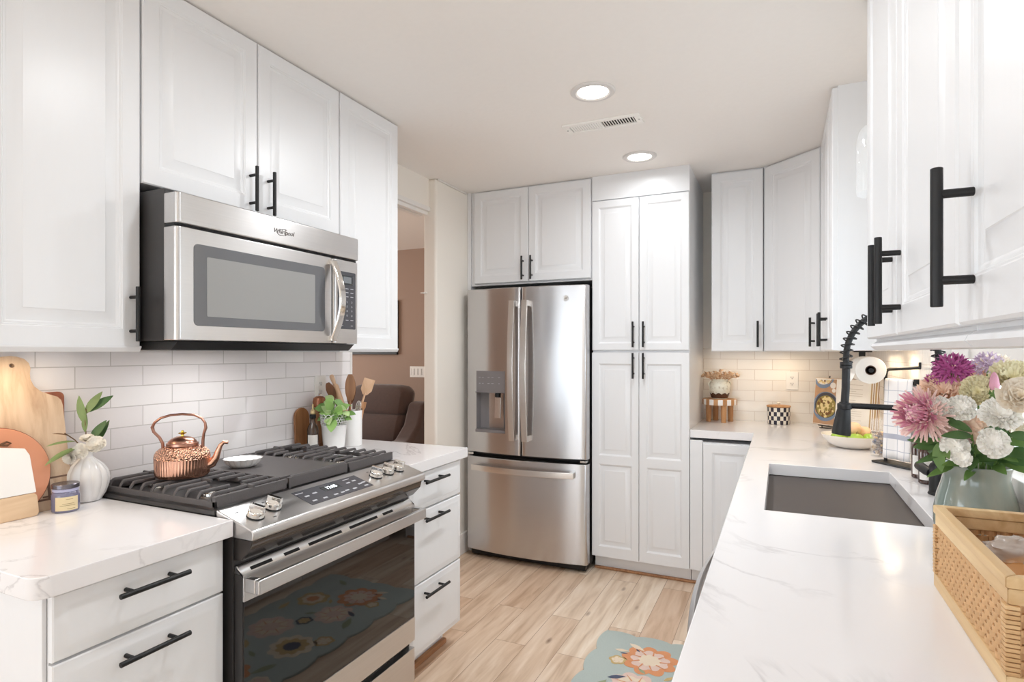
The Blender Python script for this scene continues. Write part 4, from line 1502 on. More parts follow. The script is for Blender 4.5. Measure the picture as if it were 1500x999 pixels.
for x, y, l, a, c in ((-0.52, 2.47, 0.05, 2.4, 6), (-0.44, 2.45, 0.06, 0.9, 4), (-0.66, 2.38, 0.08, 0.5, 5), (-0.40, 2.30, 0.07, 2.6, 6), (-0.52, 1.88, 0.07, 0.4, 6), (-0.64, 1.66, 0.07, 2.2, 4), (-0.62, 1.55, 0.06, 0.7, 6), (-0.44, 1.20, 0.06, 2.8, 5), (-0.60, 0.98, 0.08, 0.9, 6), (-0.28, 0.92, 0.08, 2.0, 4), (-0.64, 2.70, 0.09, -0.5, 2), (-0.69, 2.62, 0.07, 0.1, 2), (-0.60, 2.66, 0.03, -0.8, 5), (-0.66, 2.60, 0.035, 0.1, 5), (-0.35, 2.68, 0.10, 0.5, 6), (-0.70, 2.25, 0.12, 1.2, 6), (-0.66, 1.88, 0.12, -1.2, 6), (-0.42, 1.92, 0.09, 0.7, 4), (-0.68, 1.60, 0.12, 1.4, 5), (-0.45, 1.55, 0.09, 0.2, 6), (-0.25, 1.58, 0.09, 2.0, 5), (-0.67, 1.25, 0.11, -1.3, 4), (-0.45, 1.25, 0.09, 0.6, 6), (-0.24, 1.95, 0.10, 1.7, 6), (-0.24, 2.28, 0.10, 1.4, 4)):
    rleaf(x, y, l, a, c)
tag(rg.build('rug', rmats, None, ang=50), 'pale blue scalloped floral rug on the plank floor', 'rug')

# ------------------------------------------------------------------ cutting boards leaning on the left tiles
UPB = V(-0.191, 0, 0.982).normalized()
NB = V(0.982, 0, 0.191).normalized()


def board(name, label, outline, base, thick, mt, hole=None, up=UPB, nrm=NB, bev=0.003, cat='cutting board', group='boards leaning on the tiles'):
    O = Vector(base)
    t = T(name, label, cat, O, group)
    poly = list(outline)
    if hole:
        hc, hr = hole
        k = max(range(len(poly)), key=lambda i: poly[i][1])
        inner = [(hc[0] + hr * math.sin(-2 * PI * i / 16), hc[1] + hr * math.cos(2 * PI * i / 16)) for i in range(17)]
        # slit from the topmost outline point to the hole keeps the face simple
        if sum(poly[i][0] * poly[(i + 1) % len(poly)][1] - poly[(i + 1) % len(poly)][0] * poly[i][1] for i in range(len(poly))) < 0:
            inner.reverse()
        poly = poly[:k + 1] + [(p[0] + (1e-5 if i == 16 else 0), p[1]) for i, p in enumerate(reversed(inner))] + [(poly[k][0] + 1e-5, poly[k][1])] + poly[k + 1:]
    MB().prism(poly, O, YP, up, nrm, -thick).build('board', mt, t, bevel=0 if hole else bev, ang=50)
    return t


aca = wood('pale_acacia', (178, 148, 122), (220, 198, 174), axis=2, scale=5, c2=(206, 180, 153))
cherry = wood('reddish_wood', (142, 82, 56), (176, 106, 76), axis=2, scale=5)
half = [(0.122, 0), (0.122, 0.300), (0.119, 0.316), (0.110, 0.327), (0.090, 0.335), (0.068, 0.346), (0.053, 0.362), (0.046, 0.382), (0.046, 0.400), (0.049, 0.416), (0.046, 0.431), (0.036, 0.443), (0.018, 0.450), (0.0, 0.452)]
full = [(a, b) for a, b in half] + [(-a, b) for a, b in reversed(half[:-1])]
tA = board('cutting_board', 'tall pale wooden cutting board with rounded handle and hanging hole', full, (-1.914, 0.910, 0.9155), 0.018, aca, ((0.004, 0.424), 0.0065))
# branded pattern low on that board
bd = MB()
for a0, b0, a1, b1 in ((0.030, 0.028, 0.118, 0.034), (0.058, 0.034, 0.066, 0.088), (0.044, 0.088, 0.118, 0.093), (0.044, 0.036, 0.080, 0.041)):
    bd.obox(V(-1.914, 0.910, 0.9155) + YP * (a0 + a1) / 2 + UPB * (b0 + b1) / 2 + NB * 0.0003, YP * (a1 - a0) / 2, UPB * (b1 - b0) / 2, NB * 0.0002)
bd.build('burnt_mark', mat('burnt_wood', (118, 92, 78), 0.7), tA)
ub, nb = V(-0.022, 0, 1).normalized(), V(1, 0, 0.022).normalized()
board('cutting_board', 'reddish wooden cutting board with a slot, mostly behind the tall pale one', rrect(-0.13, 0.13, 0, 0.334, 0.016), (-1.999, 0.925, 0.9155), 0.012, cherry, None, ub, nb)
tb = [o for o in COL.objects if o.name.startswith('cutting_board')][-1]
MB().prism(rrect(0.050, 0.112, 0.302, 0.318, 0.007), V(-1.999, 0.925, 0.9155) + nb * 0.0003, YP, ub, nb, 0.0004).build('slot', M['darkplas'], tb)
terra = mat('terracotta_wood', (212, 148, 116), 0.5, var=0.08, scale=8, stretch=(1, 1, 0.2))
circ = [(0.126 * math.sin(2 * PI * i / 48), 0.126 - 0.126 * math.cos(2 * PI * i / 48)) for i in range(48)]
tC = board('serving_board', 'round terracotta-coloured board with a dark rim and cord', circ, (-1.896, 0.848, 0.9155), 0.013, terra)
c0 = V(-1.896, 0.848, 0.9155) + UPB * 0.126
m = MB()
m.tube([c0 + YP * 0.1262 * math.sin(2 * PI * i / 48) + UPB * 0.1262 * math.cos(2 * PI * i / 48) - NB * 0.0065 for i in range(49)], 0.0022, 6)
m.build('rim', mat('dark_board_rim', (120, 70, 52), 0.5), tC)
m = MB()
cpts = [c0 + YP * a + UPB * b + NB * 0.005 for a, b in ((-0.05, 0.095), (-0.02, 0.088), (0.005, 0.080), (0.026, 0.075), (0.034, 0.080), (0.026, 0.085), (0.005, 0.078))]
m.tube(cpts, 0.0028, 8)
m.build('cord', mat('brown_cord', (104, 74, 54), 0.8), tC)
# marble-and-wood board in front
O = V(-1.878, 0.786, 0.9155)
tD = T('serving_board', 'marble and wood serving board in front of the round one', 'cutting board', O, 'boards leaning on the tiles')
maple = wood('pale_maple', (206, 172, 136), (230, 202, 168), axis=1, scale=5)
MB().prism(rrect(-0.16, 0.140, 0, 0.064, 0.012), O, YP, UPB, NB, -0.016).build('wood_base', maple, tD, bevel=0.003)
MB().prism([(-0.16, 0.0645), (0.138, 0.0645), (0.132, 0.170), (0.122, 0.190), (0.05, 0.203), (-0.16, 0.208)], O, YP, UPB, NB, -0.016).build('marble_slab', mat('white_marble', (238, 236, 233), 0.3, var=0.03, scale=12), tD, bevel=0.002)

# ------------------------------------------------------------------ ribbed vase with white flowers, candle
VX, VY = -1.938, 1.078
t = T('vase', 'small white ribbed vase beside the cutting boards', 'vase', (VX, VY, 0.915))
rib = lambda a, r, z: 1 + (0.085 * (abs(math.cos(6 * a)) - 0.6) if 0.006 < z < 0.128 else 0)
MB().lathe((VX, VY, 0.9152), [(0.034, 0), (0.040, 0.003), (0.050, 0.022), (0.058, 0.048), (0.0605, 0.068), (0.056, 0.090), (0.044, 0.110), (0.028, 0.124), (0.018, 0.133), (0.0165, 0.142), (0.019, 0.150), (0.017, 0.151), (0.014, 0.143), (0.014, 0.10)], 96, mod=rib, cap1=True).build('body', M['cream'], t)
leafm = mat('eucalyptus_green', (122, 144, 92), 0.5, var=0.25, scale=30)
leafm2 = mat('deep_leaf_green', (84, 116, 72), 0.5, var=0.2, scale=30)
stemm = mat('brown_stem', (120, 92, 66), 0.7)
petalw = mat('white_petal', (246, 243, 236), 0.6, var=0.03, scale=60, sss=0.15)


def leaf(m, p, d, n, l, w, curl=0.15, k=7, mi=0):
    """pointed leaf from p along d, face normal n"""
    p, d, n = Vector(p), Vector(d).normalized(), Vector(n)
    n = (n - d * n.dot(d)).normalized()
    s = d.cross(n)
    rows = []
    for i in range(k + 1):
        q = i / k
        wid = w * (math.sin(PI * min(1, q * 0.97 + 0.02)) ** 0.75) * (1 - 0.25 * q)
        c = p + d * l * q - n * l * curl * q * q
        rows.append([c - s * wid + n * wid * 0.22, c - n * wid * 0.0, c + s * wid + n * wid * 0.22])
    m.sheet(rows, mi)


def carnation(m, c, d, r, layers=5, cup=0.5, seed=0, ruff=0.18, mi=0, n0=9):
    """layered ruffled flower head facing d"""
    rnd = random.Random(seed)
    u, w, d = frame_of(d)
    c = Vector(c)
    for L_ in range(layers):
        q = (L_ + 1) / layers
        n = max(5, int(n0 * (0.6 + 0.5 * q)))
        tilt = math.radians(88 - (88 - 12) * q ** 1.1 * (1 - 0.45 * cup))
        for i in range(n):
            a = 2 * PI * (i + 0.5 * (L_ % 2)) / n + rnd.uniform(-0.12, 0.12)
            rd = u * math.cos(a) + w * math.sin(a)
            tg = -u * math.sin(a) + w * math.cos(a)
            ln = r * (0.58 + 0.42 * q) * rnd.uniform(0.85, 1.1)
            hw = PI * ln / n * 1.35
            rows = []
            for j in range(5):
                s = j / 4
                tl = tilt * (1 - 0.45 * s * (1 - cup))
                base = c + (rd * math.cos(tl) + d * math.sin(tl)) * ln * s - d * r * 0.10
                row = []
                for k in range(-3, 4):
                    e = k / 3
                    ww = hw * (0.25 + 0.75 * s ** 0.8)
                    rf = ruff * 1.5 * r * s * s * (0.5 if k % 2 else -0.5) * rnd.uniform(0.4, 1.4)
                    pull = -ln * 0.13 * e * e * s
                    row.append(base + tg * ww * e + d * (rf + 0.10 * r * e * e * s) + rd * pull)
                rows.append(row)
            m.sheet(rows, mi)


def sprig(label, p0, pts, leaves, cat='sprig'):
    t = T('eucalyptus_sprig', label, cat, p0, 'leafy sprigs in the ribbed vase')
    MB().tube(pts, 0.0016, 6).build('stem', stemm, t)
    for (p, d, n, l, w, mt) in leaves:
        m = MB()
        leaf(m, p, d, n, l, w)
        m.build('leaf', mt, t)
    return t


vt = V(VX, VY, 1.055)
FC = V(0.55, -0.83, 0.1)    # roughly towards the open side of the counter
sprig('upright eucalyptus sprig with broad green leaves in the ribbed vase', vt, [vt, (VX - 0.005, VY + 0.004, 1.10), (VX - 0.004, VY, 1.16), (VX - 0.004, VY + 0.002, 1.195)], [
    ((VX - 0.004, VY, 1.150), (-0.15, -0.20, 1), FC, 0.088, 0.014, leafm), ((VX - 0.004, VY, 1.180), (0.2, 0.40, 0.8), FC, 0.080, 0.014, leafm), ((VX - 0.004, VY + 0.002, 1.185), (0.35, 0.7, 0.6), FC, 0.085, 0.015, leafm2),
    ((VX - 0.002, VY + 0.012, 1.095), (0.25, 0.45, 0.85), FC, 0.075, 0.014, leafm2), ((VX, VY + 0.03, 1.085), (0.12, 0.35, 0.9), FC, 0.078, 0.012, leafm2), ((VX - 0.004, VY, 1.125), (0, -0.05, 1), FC, 0.06, 0.010, leafm)])
sprig('drooping eucalyptus sprig reaching left in front of the tall board', vt + V(0.0, -0.004, 0), [vt + V(0, -0.004, 0), (VX + 0.012, VY - 0.025, 1.090), (VX + 0.035, VY - 0.05, 1.110), (VX + 0.05, VY - 0.085, 1.135)], [
    ((VX + 0.02, VY - 0.035, 1.085), (0.25, -0.9, -0.20), FC + Z, 0.105, 0.013, leafm), ((VX + 0.03, VY - 0.045, 1.105), (0.2, -0.9, 0.10), FC + Z, 0.085, 0.008, leafm), ((VX + 0.045, VY - 0.07, 1.125), (0.2, -0.85, 0.35), FC + Z, 0.05, 0.006, stemm)])
for i, (dx, dy, z, r, dd, lb) in enumerate(((0.030, 0.012, 1.083, 0.030, (0.6, -0.5, 0.5), 'largest white flower at the mouth of the ribbed vase'), (0.028, -0.030, 1.072, 0.026, (0.6, -0.75, 0.2), 'white flower at the left of the ribbed vase mouth'), (0.020, -0.052, 1.058, 0.022, (0.4, -0.9, -0.1), 'white flower drooping lowest beside the ribbed vase'), (0.005, 0.000, 1.100, 0.022, (0.3, -0.3, 0.9), 'small white flower highest above the ribbed vase'))):
    c = V(VX + dx, VY + dy, z)
    t = T('white_flower', lb, 'flower', c, 'white flowers in the ribbed vase')
    m = MB()
    carnation(m, c, dd, r, 8, 0.62, 20 + i, 0.06)
    m.build('bloom', petalw, t)
    MB().tube([c, (c + vt) / 2 + V(0, 0, 0.012), vt - Z * 0.02], 0.0014, 6).build('stem', leafm2, t)

CX_, CY_ = -1.866, 0.984
t = T('candle', 'lavender candle jar with a silver lid and cream label', 'candle', (CX_, CY_, 0.915))
MB().lathe((CX_, CY_, 0.9152), [(0.034, 0), (0.0375, 0.003), (0.0385, 0.010), (0.0385, 0.050), (0.036, 0.057), (0.033, 0.060)], 40).build('jar', mat('lavender_glass', (118, 116, 140), 0.12, coat=0.6), t)
MB().lathe((CX_, CY_, 0.9755), [(0.0345, 0), (0.0355, 0.001), (0.0355, 0.008), (0.0345, 0.009)], 40).build('collar', mat('lavender_wax', (178, 178, 206), 0.3), t)
MB().lathe((CX_, CY_, 0.985), [(0.0365, 0), (0.0378, 0.001), (0.0378, 0.011), (0.036, 0.013), (0.03, 0.0122), (0.001, 0.0122)], 40).build('lid', mat('pewter', (120, 116, 124), 0.25, 0.8), t)
m = MB()
a0, a1 = math.atan2(-CY_, -CX_) - 0.75, math.atan2(-CY_, -CX_) + 0.95
m.sheet([[(CX_ + 0.0388 * math.cos(a0 + (a1 - a0) * i / 16), CY_ + 0.0388 * math.sin(a0 + (a1 - a0) * i / 16), z) for i in range(17)] for z in (0.922, 0.962)])
lb_ = m.build('label', mat('cream_label', (226, 208, 168), 0.7), t)
m = MB()
for z, f0, f1 in ((0.955, 0.45, 0.75), (0.942, 0.3, 0.8), (0.937, 0.2, 0.85), (0.927, 0.5, 0.85)):
    m.sheet([[(CX_ + 0.0391 * math.cos(a0 + (a1 - a0) * (f0 + (f1 - f0) * i / 8)), CY_ + 0.0391 * math.sin(a0 + (a1 - a0) * (f0 + (f1 - f0) * i / 8)), zz) for i in range(9)] for zz in (z - 0.0006, z + 0.0006)])
m.build('print', mat('label_ink', (150, 128, 92), 0.7), lb_)

t.scale = (0.88, 0.88, 0.96)

# ------------------------------------------------------------------ copper kettle
KX, KY, KZ = -1.738, 1.252, 0.9725


def hammered(name):
    m, nt, P, N, L = nodes(name)
    tc = N.new('ShaderNodeTexCoord')
    vo = N.new('ShaderNodeTexVoronoi')
    vo.inputs['Scale'].default_value = 140
    L.new(tc.outputs['Object'], vo.inputs['Vector'])
    bp = N.new('ShaderNodeBump')
    bp.inputs['Strength'].default_value = 1.0
    bp.inputs['Distance'].default_value = 0.005
    bp.invert = True
    L.new(vo.outputs['Distance'], bp.inputs['Height'])
    L.new(bp.outputs['Normal'], P.inputs['Normal'])
    P.inputs['Base Color'].default_value = (*lin((226, 176, 150)), 1)
    P.inputs['Metallic'].default_value = 1
    P.inputs['Roughness'].default_value = 0.2
    return m


copper = mat('polished_copper', (224, 174, 150), 0.22, 1.0, var=0.05)
copperd = mat('aged_copper', (182, 136, 118), 0.28, 1.0, var=0.08)
ham = hammered('hammered_copper')
brass = mat('bright_brass', (226, 200, 96), 0.15, 1.0, var=0.03)
t = T('kettle', 'copper kettle with arched handle on the left stove grate', 'kettle', (KX, KY, KZ))
KA = math.atan2(0.62, 0.78)            # the long axis: spout on the far right
ka = V(math.cos(KA), math.sin(KA), 0)
flut = lambda a, r, z: 1 + (0.010 * math.cos(56 * a) if 0.012 < z < 0.072 else 0)
body = MB().lathe((KX, KY, KZ), [(0.074, 0), (0.086, 0.003), (0.0905, 0.010), (0.0925, 0.016), (0.0935, 0.045), (0.0945, 0.070), (0.0955, 0.075)], 280, sx=1.06, sy=0.86, rot=KA, mod=flut, cap1=False).build('body', copper, t)
MB().lathe((KX, KY, KZ), [(0.0957, 0.0745), (0.0962, 0.080), (0.0945, 0.092), (0.088, 0.105), (0.076, 0.116), (0.062, 0.122), (0.058, 0.123), (0.050, 0.123)], 72, sx=1.06, sy=0.86, rot=KA, cap0=False).build('shoulder', ham, body)
lid = MB().lathe((KX, KY, KZ + 0.1235), [(0.056, 0), (0.058, 0.002), (0.0575, 0.012), (0.053, 0.014), (0.050, 0.020), (0.040, 0.030), (0.022, 0.037), (0.006, 0.039), (0.001, 0.039)], 64, sx=1.0, sy=0.88, rot=KA).build('lid', copperd, t)
MB().lathe((KX, KY, KZ + 0.161), [(0.006, 0), (0.004, 0.004), (0.005, 0.008), (0.011, 0.011), (0.014, 0.014), (0.009, 0.016), (0.004, 0.017), (0.005, 0.021), (0.003, 0.024), (0.001, 0.0245)], 40, mod=lambda a, r, z: 1 + 0.18 * math.cos(6 * a)).build('knob', brass, lid)
c = V(KX, KY, KZ)
sp_ = [c + ka * a + Z * b for a, b in ((0.088, 0.042), (0.108, 0.050), (0.123, 0.072), (0.132, 0.100), (0.140, 0.120), (0.152, 0.132), (0.168, 0.130))]
MB().tube(sp_, [0.020, 0.0185, 0.014, 0.011, 0.009, 0.0075, 0.006], 20).build('spout', copper, t)
hp = [(-0.070, 0.112), (-0.071, 0.135), (-0.082, 0.158), (-0.103, 0.182), (-0.108, 0.200), (-0.100, 0.218), (-0.078, 0.236), (-0.042, 0.247), (0.0, 0.2495), (0.042, 0.246), (0.070, 0.232), (0.083, 0.212), (0.085, 0.192), (0.078, 0.170), (0.075, 0.145), (0.074, 0.114)]
MB().tube([c + ka * a + Z * b for a, b in hp], [0.0075, 0.007, 0.0065, 0.0065, 0.0075, 0.006, 0.0058, 0.006, 0.006, 0.006, 0.0058, 0.006, 0.0075, 0.0065, 0.007, 0.0075], 14, flat=(1.3, 0.8)).build('handle', copperd, t)

t.scale = (0.80, 0.80, 0.80)

# ------------------------------------------------------------------ fluted dish on the griddle
t = T('spoon_rest', 'white scalloped dish lying on the griddle', 'dish', (-1.735, 1.480, 0.9642))
sc = lambda a, r, z: 1 + 0.11 * (abs(math.sin(8 * a)) - 0.6) * min(1, z / 0.015)
MB().lathe((-1.735, 1.480, 0.9645), [(0.032, 0), (0.040, 0.003), (0.052, 0.014), (0.059, 0.028), (0.061, 0.030), (0.0585, 0.030), (0.048, 0.017), (0.036, 0.006), (0.001, 0.005)], 112, sx=1.05, sy=0.92, rot=KA, mod=sc).build('dish', M['cream'], t)

# ------------------------------------------------------------------ things on the worktop right of the range
walnut = wood('walnut', (92, 56, 36), (140, 92, 60), axis=2, scale=6)
acacia = wood('acacia_brown', (140, 92, 58), (186, 136, 94), axis=2, scale=6, rough=0.35)
beech = wood('pale_beech', (206, 164, 128), (228, 192, 160), axis=2, scale=6)
hb = [(-0.045, 0), (0.045, 0), (0.045, 0.155)] + [(0.045 * math.cos(a), 0.155 + 0.045 * math.sin(a)) for a in [PI * i / 12 for i in range(1, 12)]] + [(-0.045, 0.155)]
ub, nb = V(-0.06, 0, 1).normalized(), V(1, 0, 0.06).normalized()
board('cutting_board', 'small round-topped wooden board leaning behind the oil bottle', hb, (-1.993, 2.035, 0.9155), 0.011, acacia, None, ub, nb)


def bottle(label, x, y, prof, mt, group=None):
    t = T('oil_bottle', label, 'bottle', (x, y, 0.915), group)
    MB().lathe((x, y, 0.9153), prof, 32).build('bottle', mt, t)
    return t


bx, by_ = -1.925, 2.020
t = bottle('small dark oil bottle with white label and pourer', bx, by_, [(0.022, 0), (0.025, 0.003), (0.025, 0.105), (0.022, 0.118), (0.012, 0.135), (0.0105, 0.150), (0.011, 0.155)], mat('dark_oil_glass', (62, 40, 22), 0.06, var=0.03, coat=0.5))
MB().lathe((bx, by_, 1.0705), [(0.012, 0), (0.014, 0.003), (0.014, 0.016), (0.012, 0.018)], 24).build('cap', M['darkplas'], t)
MB().lathe((bx, by_, 1.089), [(0.008, 0), (0.011, 0.004), (0.011, 0.016), (0.007, 0.020), (0.004, 0.024), (0.0035, 0.045), (0.001, 0.046)], 24).build('pourer', mat('pale_gold', (214, 190, 142), 0.3, 0.6), t)
a_ = math.atan2(-by_, -bx)
MB().sheet([[(bx + 0.0254 * math.cos(a_ - 0.95 + 1.9 * i / 12), by_ + 0.0254 * math.sin(a_ - 0.95 + 1.9 * i / 12), z) for i in range(13)] for z in (0.935, 0.998)]).build('label', M['plastic'], t)
mx_, my_ = -1.968, 2.108
t = T('pepper_mill', 'tall wooden pepper mill between the oil bottle and the plant', 'pepper mill', (mx_, my_, 0.915))
MB().lathe((mx_, my_, 0.9153), [(0.030, 0), (0.032, 0.004), (0.032, 0.03), (0.0295, 0.034), (0.031, 0.04), (0.030, 0.060), (0.026, 0.095), (0.023, 0.120), (0.024, 0.145), (0.029, 0.175), (0.030, 0.190), (0.027, 0.198)], 36).build('body', acacia, t)
MB().lathe((mx_, my_, 1.1138), [(0.028, 0), (0.0305, 0.003), (0.031, 0.025), (0.027, 0.042), (0.016, 0.050), (0.001, 0.052)], 36).build('head', mat('copper_brown_lacquer', (150, 92, 60), 0.25, 0.3), t)
MB().lathe((mx_, my_, 1.166), [(0.005, 0), (0.004, 0.004), (0.006, 0.009), (0.004, 0.014), (0.001, 0.015)], 16).build('nut', M['chrome'], t)
# planter with its lace rim
plx, ply = -1.872, 2.098
t = T('plant_pot', 'white metal plant pot with a lacy cut-out rim', 'pot', (plx, ply, 0.915))
MB().lathe((plx, ply, 0.9153), [(0.044, 0), (0.046, 0.002), (0.0565, 0.118), (0.058, 0.120), (0.0565, 0.122), (0.052, 0.121), (0.050, 0.100)], 48).build('body', M['cream'], t)
m = MB()
nn, nr = 30, 3
for r_ in range(nr):
    for i in range(nn):
        a = 2 * PI * (i + 0.5 * (r_ % 2)) / nn
        z = 1.046 + 0.0115 * r_
        R_ = 0.0575 + 0.0008 * r_
        cc = V(plx + R_ * math.cos(a), ply + R_ * math.sin(a), z)
        tgt = V(-math.sin(a), math.cos(a), 0)
        m.tube(arc(cc, tgt, Z, 0.0058, 0, 2 * PI, 10), 0.0012, 5, cap=False)
for i in range(15):
    a = 2 * PI * i / 15
    tg = V(-math.sin(a), math.cos(a), 0)
    m.tube(arc((plx + 0.0595 * math.cos(a), ply + 0.0595 * math.sin(a), 1.0745), tg, Z, 0.0118, 0, PI, 8), 0.0014, 5)
m.build('lace_rim', M['cream'], t)
MB().lathe((plx, ply, 1.018), [(0.001, 0.0), (0.0505, 0.0), (0.0505, 0.004), (0.001, 0.008)], 32).build('soil', mat('soil', (66, 50, 40), 0.9, var=0.2), t)
t = T('leafy_plant', 'bushy green plant growing in the lacy white pot', 'plant', (plx, ply, 1.026))
rnd = random.Random(11)
gl = [mat('fresh_leaf_green', (146, 184, 104), 0.5, var=0.15, scale=40), mat('pale_leaf_green', (184, 208, 146), 0.5, var=0.12, scale=40), mat('mid_leaf_green', (114, 152, 82), 0.5, var=0.15, scale=40)]
stm = MB()
for i in range(56):
    a = rnd.uniform(0, 2 * PI)
    rr = rnd.uniform(0.0, 0.055)
    h = 1.070 + rnd.uniform(0.0, 0.085) * (1 - rr / 0.09)
    p = V(plx + rr * math.cos(a), ply + rr * math.sin(a), h)
    stm.tube([(plx + rr * 0.4 * math.cos(a), ply + rr * 0.4 * math.sin(a), 1.026), (plx + rr * 0.8 * math.cos(a), ply + rr * 0.8 * math.sin(a), (h + 1.03) / 2), p], 0.0016, 5)
    m = MB()
    leaf(m, p, (math.cos(a + rnd.uniform(-0.6, 0.6)), math.sin(a + rnd.uniform(-0.6, 0.6)), rnd.uniform(-0.5, 0.8)), (0.9 * math.cos(a) + 0.3, 0.9 * math.sin(a) - 0.4, rnd.uniform(0.3, 0.9)), rnd.uniform(0.040, 0.062), rnd.uniform(0.016, 0.023), 0.25)
    m.build('leaf', gl[i % 3], t)
m = MB()
leaf(m, (plx + 0.035, ply - 0.05, 1.075), (0.35, -0.5, -0.75), (0.6, -0.8, 0.3), 0.072, 0.027, 0.1)
m.build('leaf', gl[0], t)
stm.build('stem', gl[2], t)
# utensil crock
ux_, uy_ = -1.905, 2.262
t = T('utensil_crock', 'plain white round crock holding wooden utensils', 'crock', (ux_, uy_, 0.915))
MB().lathe((ux_, uy_, 0.9153), [(0.046, 0), (0.048, 0.002), (0.0485, 0.170), (0.0475, 0.172), (0.0455, 0.170), (0.0450, 0.006), (0.001, 0.005)], 48).build('crock', M['cream'], t)


def utensil(name, label, foot, tip, build_head, mt, cat, r=0.005, group='utensils in the white crock'):
    foot, tip = Vector(foot), Vector(tip)
    t = T(name, label, cat, foot, group)
    build_head(t, foot, tip, mt)
    return t


def paddle(length, width, thick=0.004, slot=False, square=False):
    def f(t, foot, tip, mt):
        d = (tip - foot).normalized()
        s = d.cross(V(0.55, -0.83, 0)).normalized()
        n = s.cross(d)
        st = tip - d * length
        MB().tube([foot, foot.lerp(st, 0.5), st + d * 0.01], [0.005, 0.0055, 0.005], 8).build('handle', mt, t)
        out = []
        for i in range(17):
            q = i / 16
            w = width * (0.95 if square and q > 0.3 else math.sin(PI * (0.06 + 0.88 * q)) ** 0.6)
            if square and q <= 0.3:
                w = width * (0.35 + 2.0 * q)
            out.append((q * length, w))
        poly = [(a, b) for a, b in out] + [(a, -b) for a, b in reversed(out)]
        MB().prism(poly, st - n * thick / 2, d, s, n, thick).build('head', mt, t, bevel=0.001, ang=50)
    return f


def rolling(t, foot, tip, mt):
    d = (tip - foot).normalized()
    MB().tube([foot, foot + d * 0.01, tip - d * 0.062, tip - d * 0.056, tip - d * 0.046, tip - d * 0.03, tip - d * 0.008, tip], [0.013, 0.0155, 0.0155, 0.0145, 0.0075, 0.010, 0.011, 0.006], 18).build('roller', mt, t)


fz = 0.924
utensil('rolling_pin', 'pale rolling pin standing in the white crock', (ux_ + 0.012, uy_ + 0.012, fz + 0.002), (ux_ - 0.052, uy_ - 0.088, 1.262), rolling, beech, 'rolling pin')
utensil('wooden_spoon', 'dark wooden spoon leaning furthest left in the white crock', (ux_ + 0.016, uy_ - 0.006, fz), (ux_ - 0.050, uy_ - 0.115, 1.225), paddle(0.085, 0.020), walnut, 'spoon')
utensil('wooden_spoon', 'tall glossy brown wooden spoon in the middle of the crock', (ux_ - 0.004, uy_ - 0.010, fz), (ux_ - 0.014, uy_ + 0.004, 1.262), paddle(0.13, 0.025), acacia, 'spoon')
utensil('wooden_spoon', 'dark brown wooden spoon behind the glossy one in the crock', (ux_ - 0.024, uy_ - 0.012, fz), (ux_ - 0.028, uy_ + 0.036, 1.242), paddle(0.13, 0.022), walnut, 'spoon')
utensil('wooden_spatula', 'pale square wooden spatula leaning right out of the crock', (ux_ + 0.004, uy_ - 0.030, fz), (ux_ + 0.022, uy_ + 0.108, 1.235), paddle(0.085, 0.029, square=True), beech, 'spatula')
utensil('wooden_spatula', 'short brown spatula at the right rim of the white crock', (ux_ + 0.024, uy_ + 0.006, fz), (ux_ + 0.042, uy_ + 0.043, 1.125), paddle(0.04, 0.010, square=True), acacia, 'spatula')
# pale green succulent-like whisk head
wt = T('whisk', 'small grey wire whisk standing in the white crock', 'whisk', (ux_ + 0.018, uy_ - 0.004, fz), 'utensils in the white crock')
w0 = V(ux_ + 0.018, uy_ - 0.004, fz)
wd_ = V(0.01, 0.02, 0.2).normalized()
MB().tube([w0, w0 + wd_ * 0.13], 0.004, 8).build('handle', M['chrome'], wt)
m = MB()
for i in range(7):
    a = PI * i / 7
    s = V(math.cos(a), math.sin(a), 0)
    m.tube([w0 + wd_ * (0.125 + 0.085 * math.sin(PI * q / 14) ** 0.8) + s * 0.020 * math.cos(PI * q / 14) * math.sin(PI * q / 14) ** 0.5 for q in range(15)], 0.0013, 6)
m.build('wires', M['chrome'], wt)

# ------------------------------------------------------------------ back corner of the long worktop
oak = wood('honey_oak', (168, 118, 74), (204, 156, 108), axis=2, scale=5)
RXc, RYc = -0.366, 4.055
t = T('riser_stand', 'round wooden riser with striped white rim and four legs', 'stand', (RXc, RYc, 0.915))
MB().lathe((RXc, RYc, 1.026), [(0.104, 0), (0.107, 0.003), (0.107, 0.036), (0.104, 0.039)], 64).build('top', oak, t)
for i in range(12):
    a0 = 2 * PI * i / 12
    m = MB()
    rows = []
    for rr, z in ((0.1072, 1.028), (0.1082, 1.030), (0.1082, 1.062), (0.1072, 1.064)):
        rows.append([(RXc + rr * math.cos(a0 + 0.27 * k / 5), RYc + rr * math.sin(a0 + 0.27 * k / 5), z) for k in range(6)])
    m.sheet(rows)
    m.build('inlay', M['cream'], t)
for i in range(4):
    a = math.radians(25 + 90 * i)
    x, y = RXc + 0.072 * math.cos(a), RYc + 0.072 * math.sin(a)
    MB().lathe((x, y, 0.9155), [(0.0150, 0), (0.016, 0.002), (0.018, 0.1100)], 20).build('leg', oak, t)


def glaze_pot(name):
    m, nt, P, N, L = nodes(name)
    tc = N.new('ShaderNodeTexCoord')
    nz = N.new('ShaderNodeTexNoise')
    nz.inputs['Scale'].default_value = 55
    nz.inputs['Detail'].default_value = 4
    L.new(tc.outputs['Object'], nz.inputs['Vector'])
    rp = N.new('ShaderNodeValToRGB')
    rp.color_ramp.elements[0].position = 0.28
    rp.color_ramp.elements[0].color = (*lin((172, 160, 138)), 1)
    rp.color_ramp.elements[1].position = 0.45
    rp.color_ramp.elements[1].color = (*lin((222, 220, 206)), 1)
    L.new(nz.outputs['Fac'], rp.inputs['Fac'])
    L.new(rp.outputs['Color'], P.inputs['Base Color'])
    P.inputs['Roughness'].default_value = 0.3
    return m


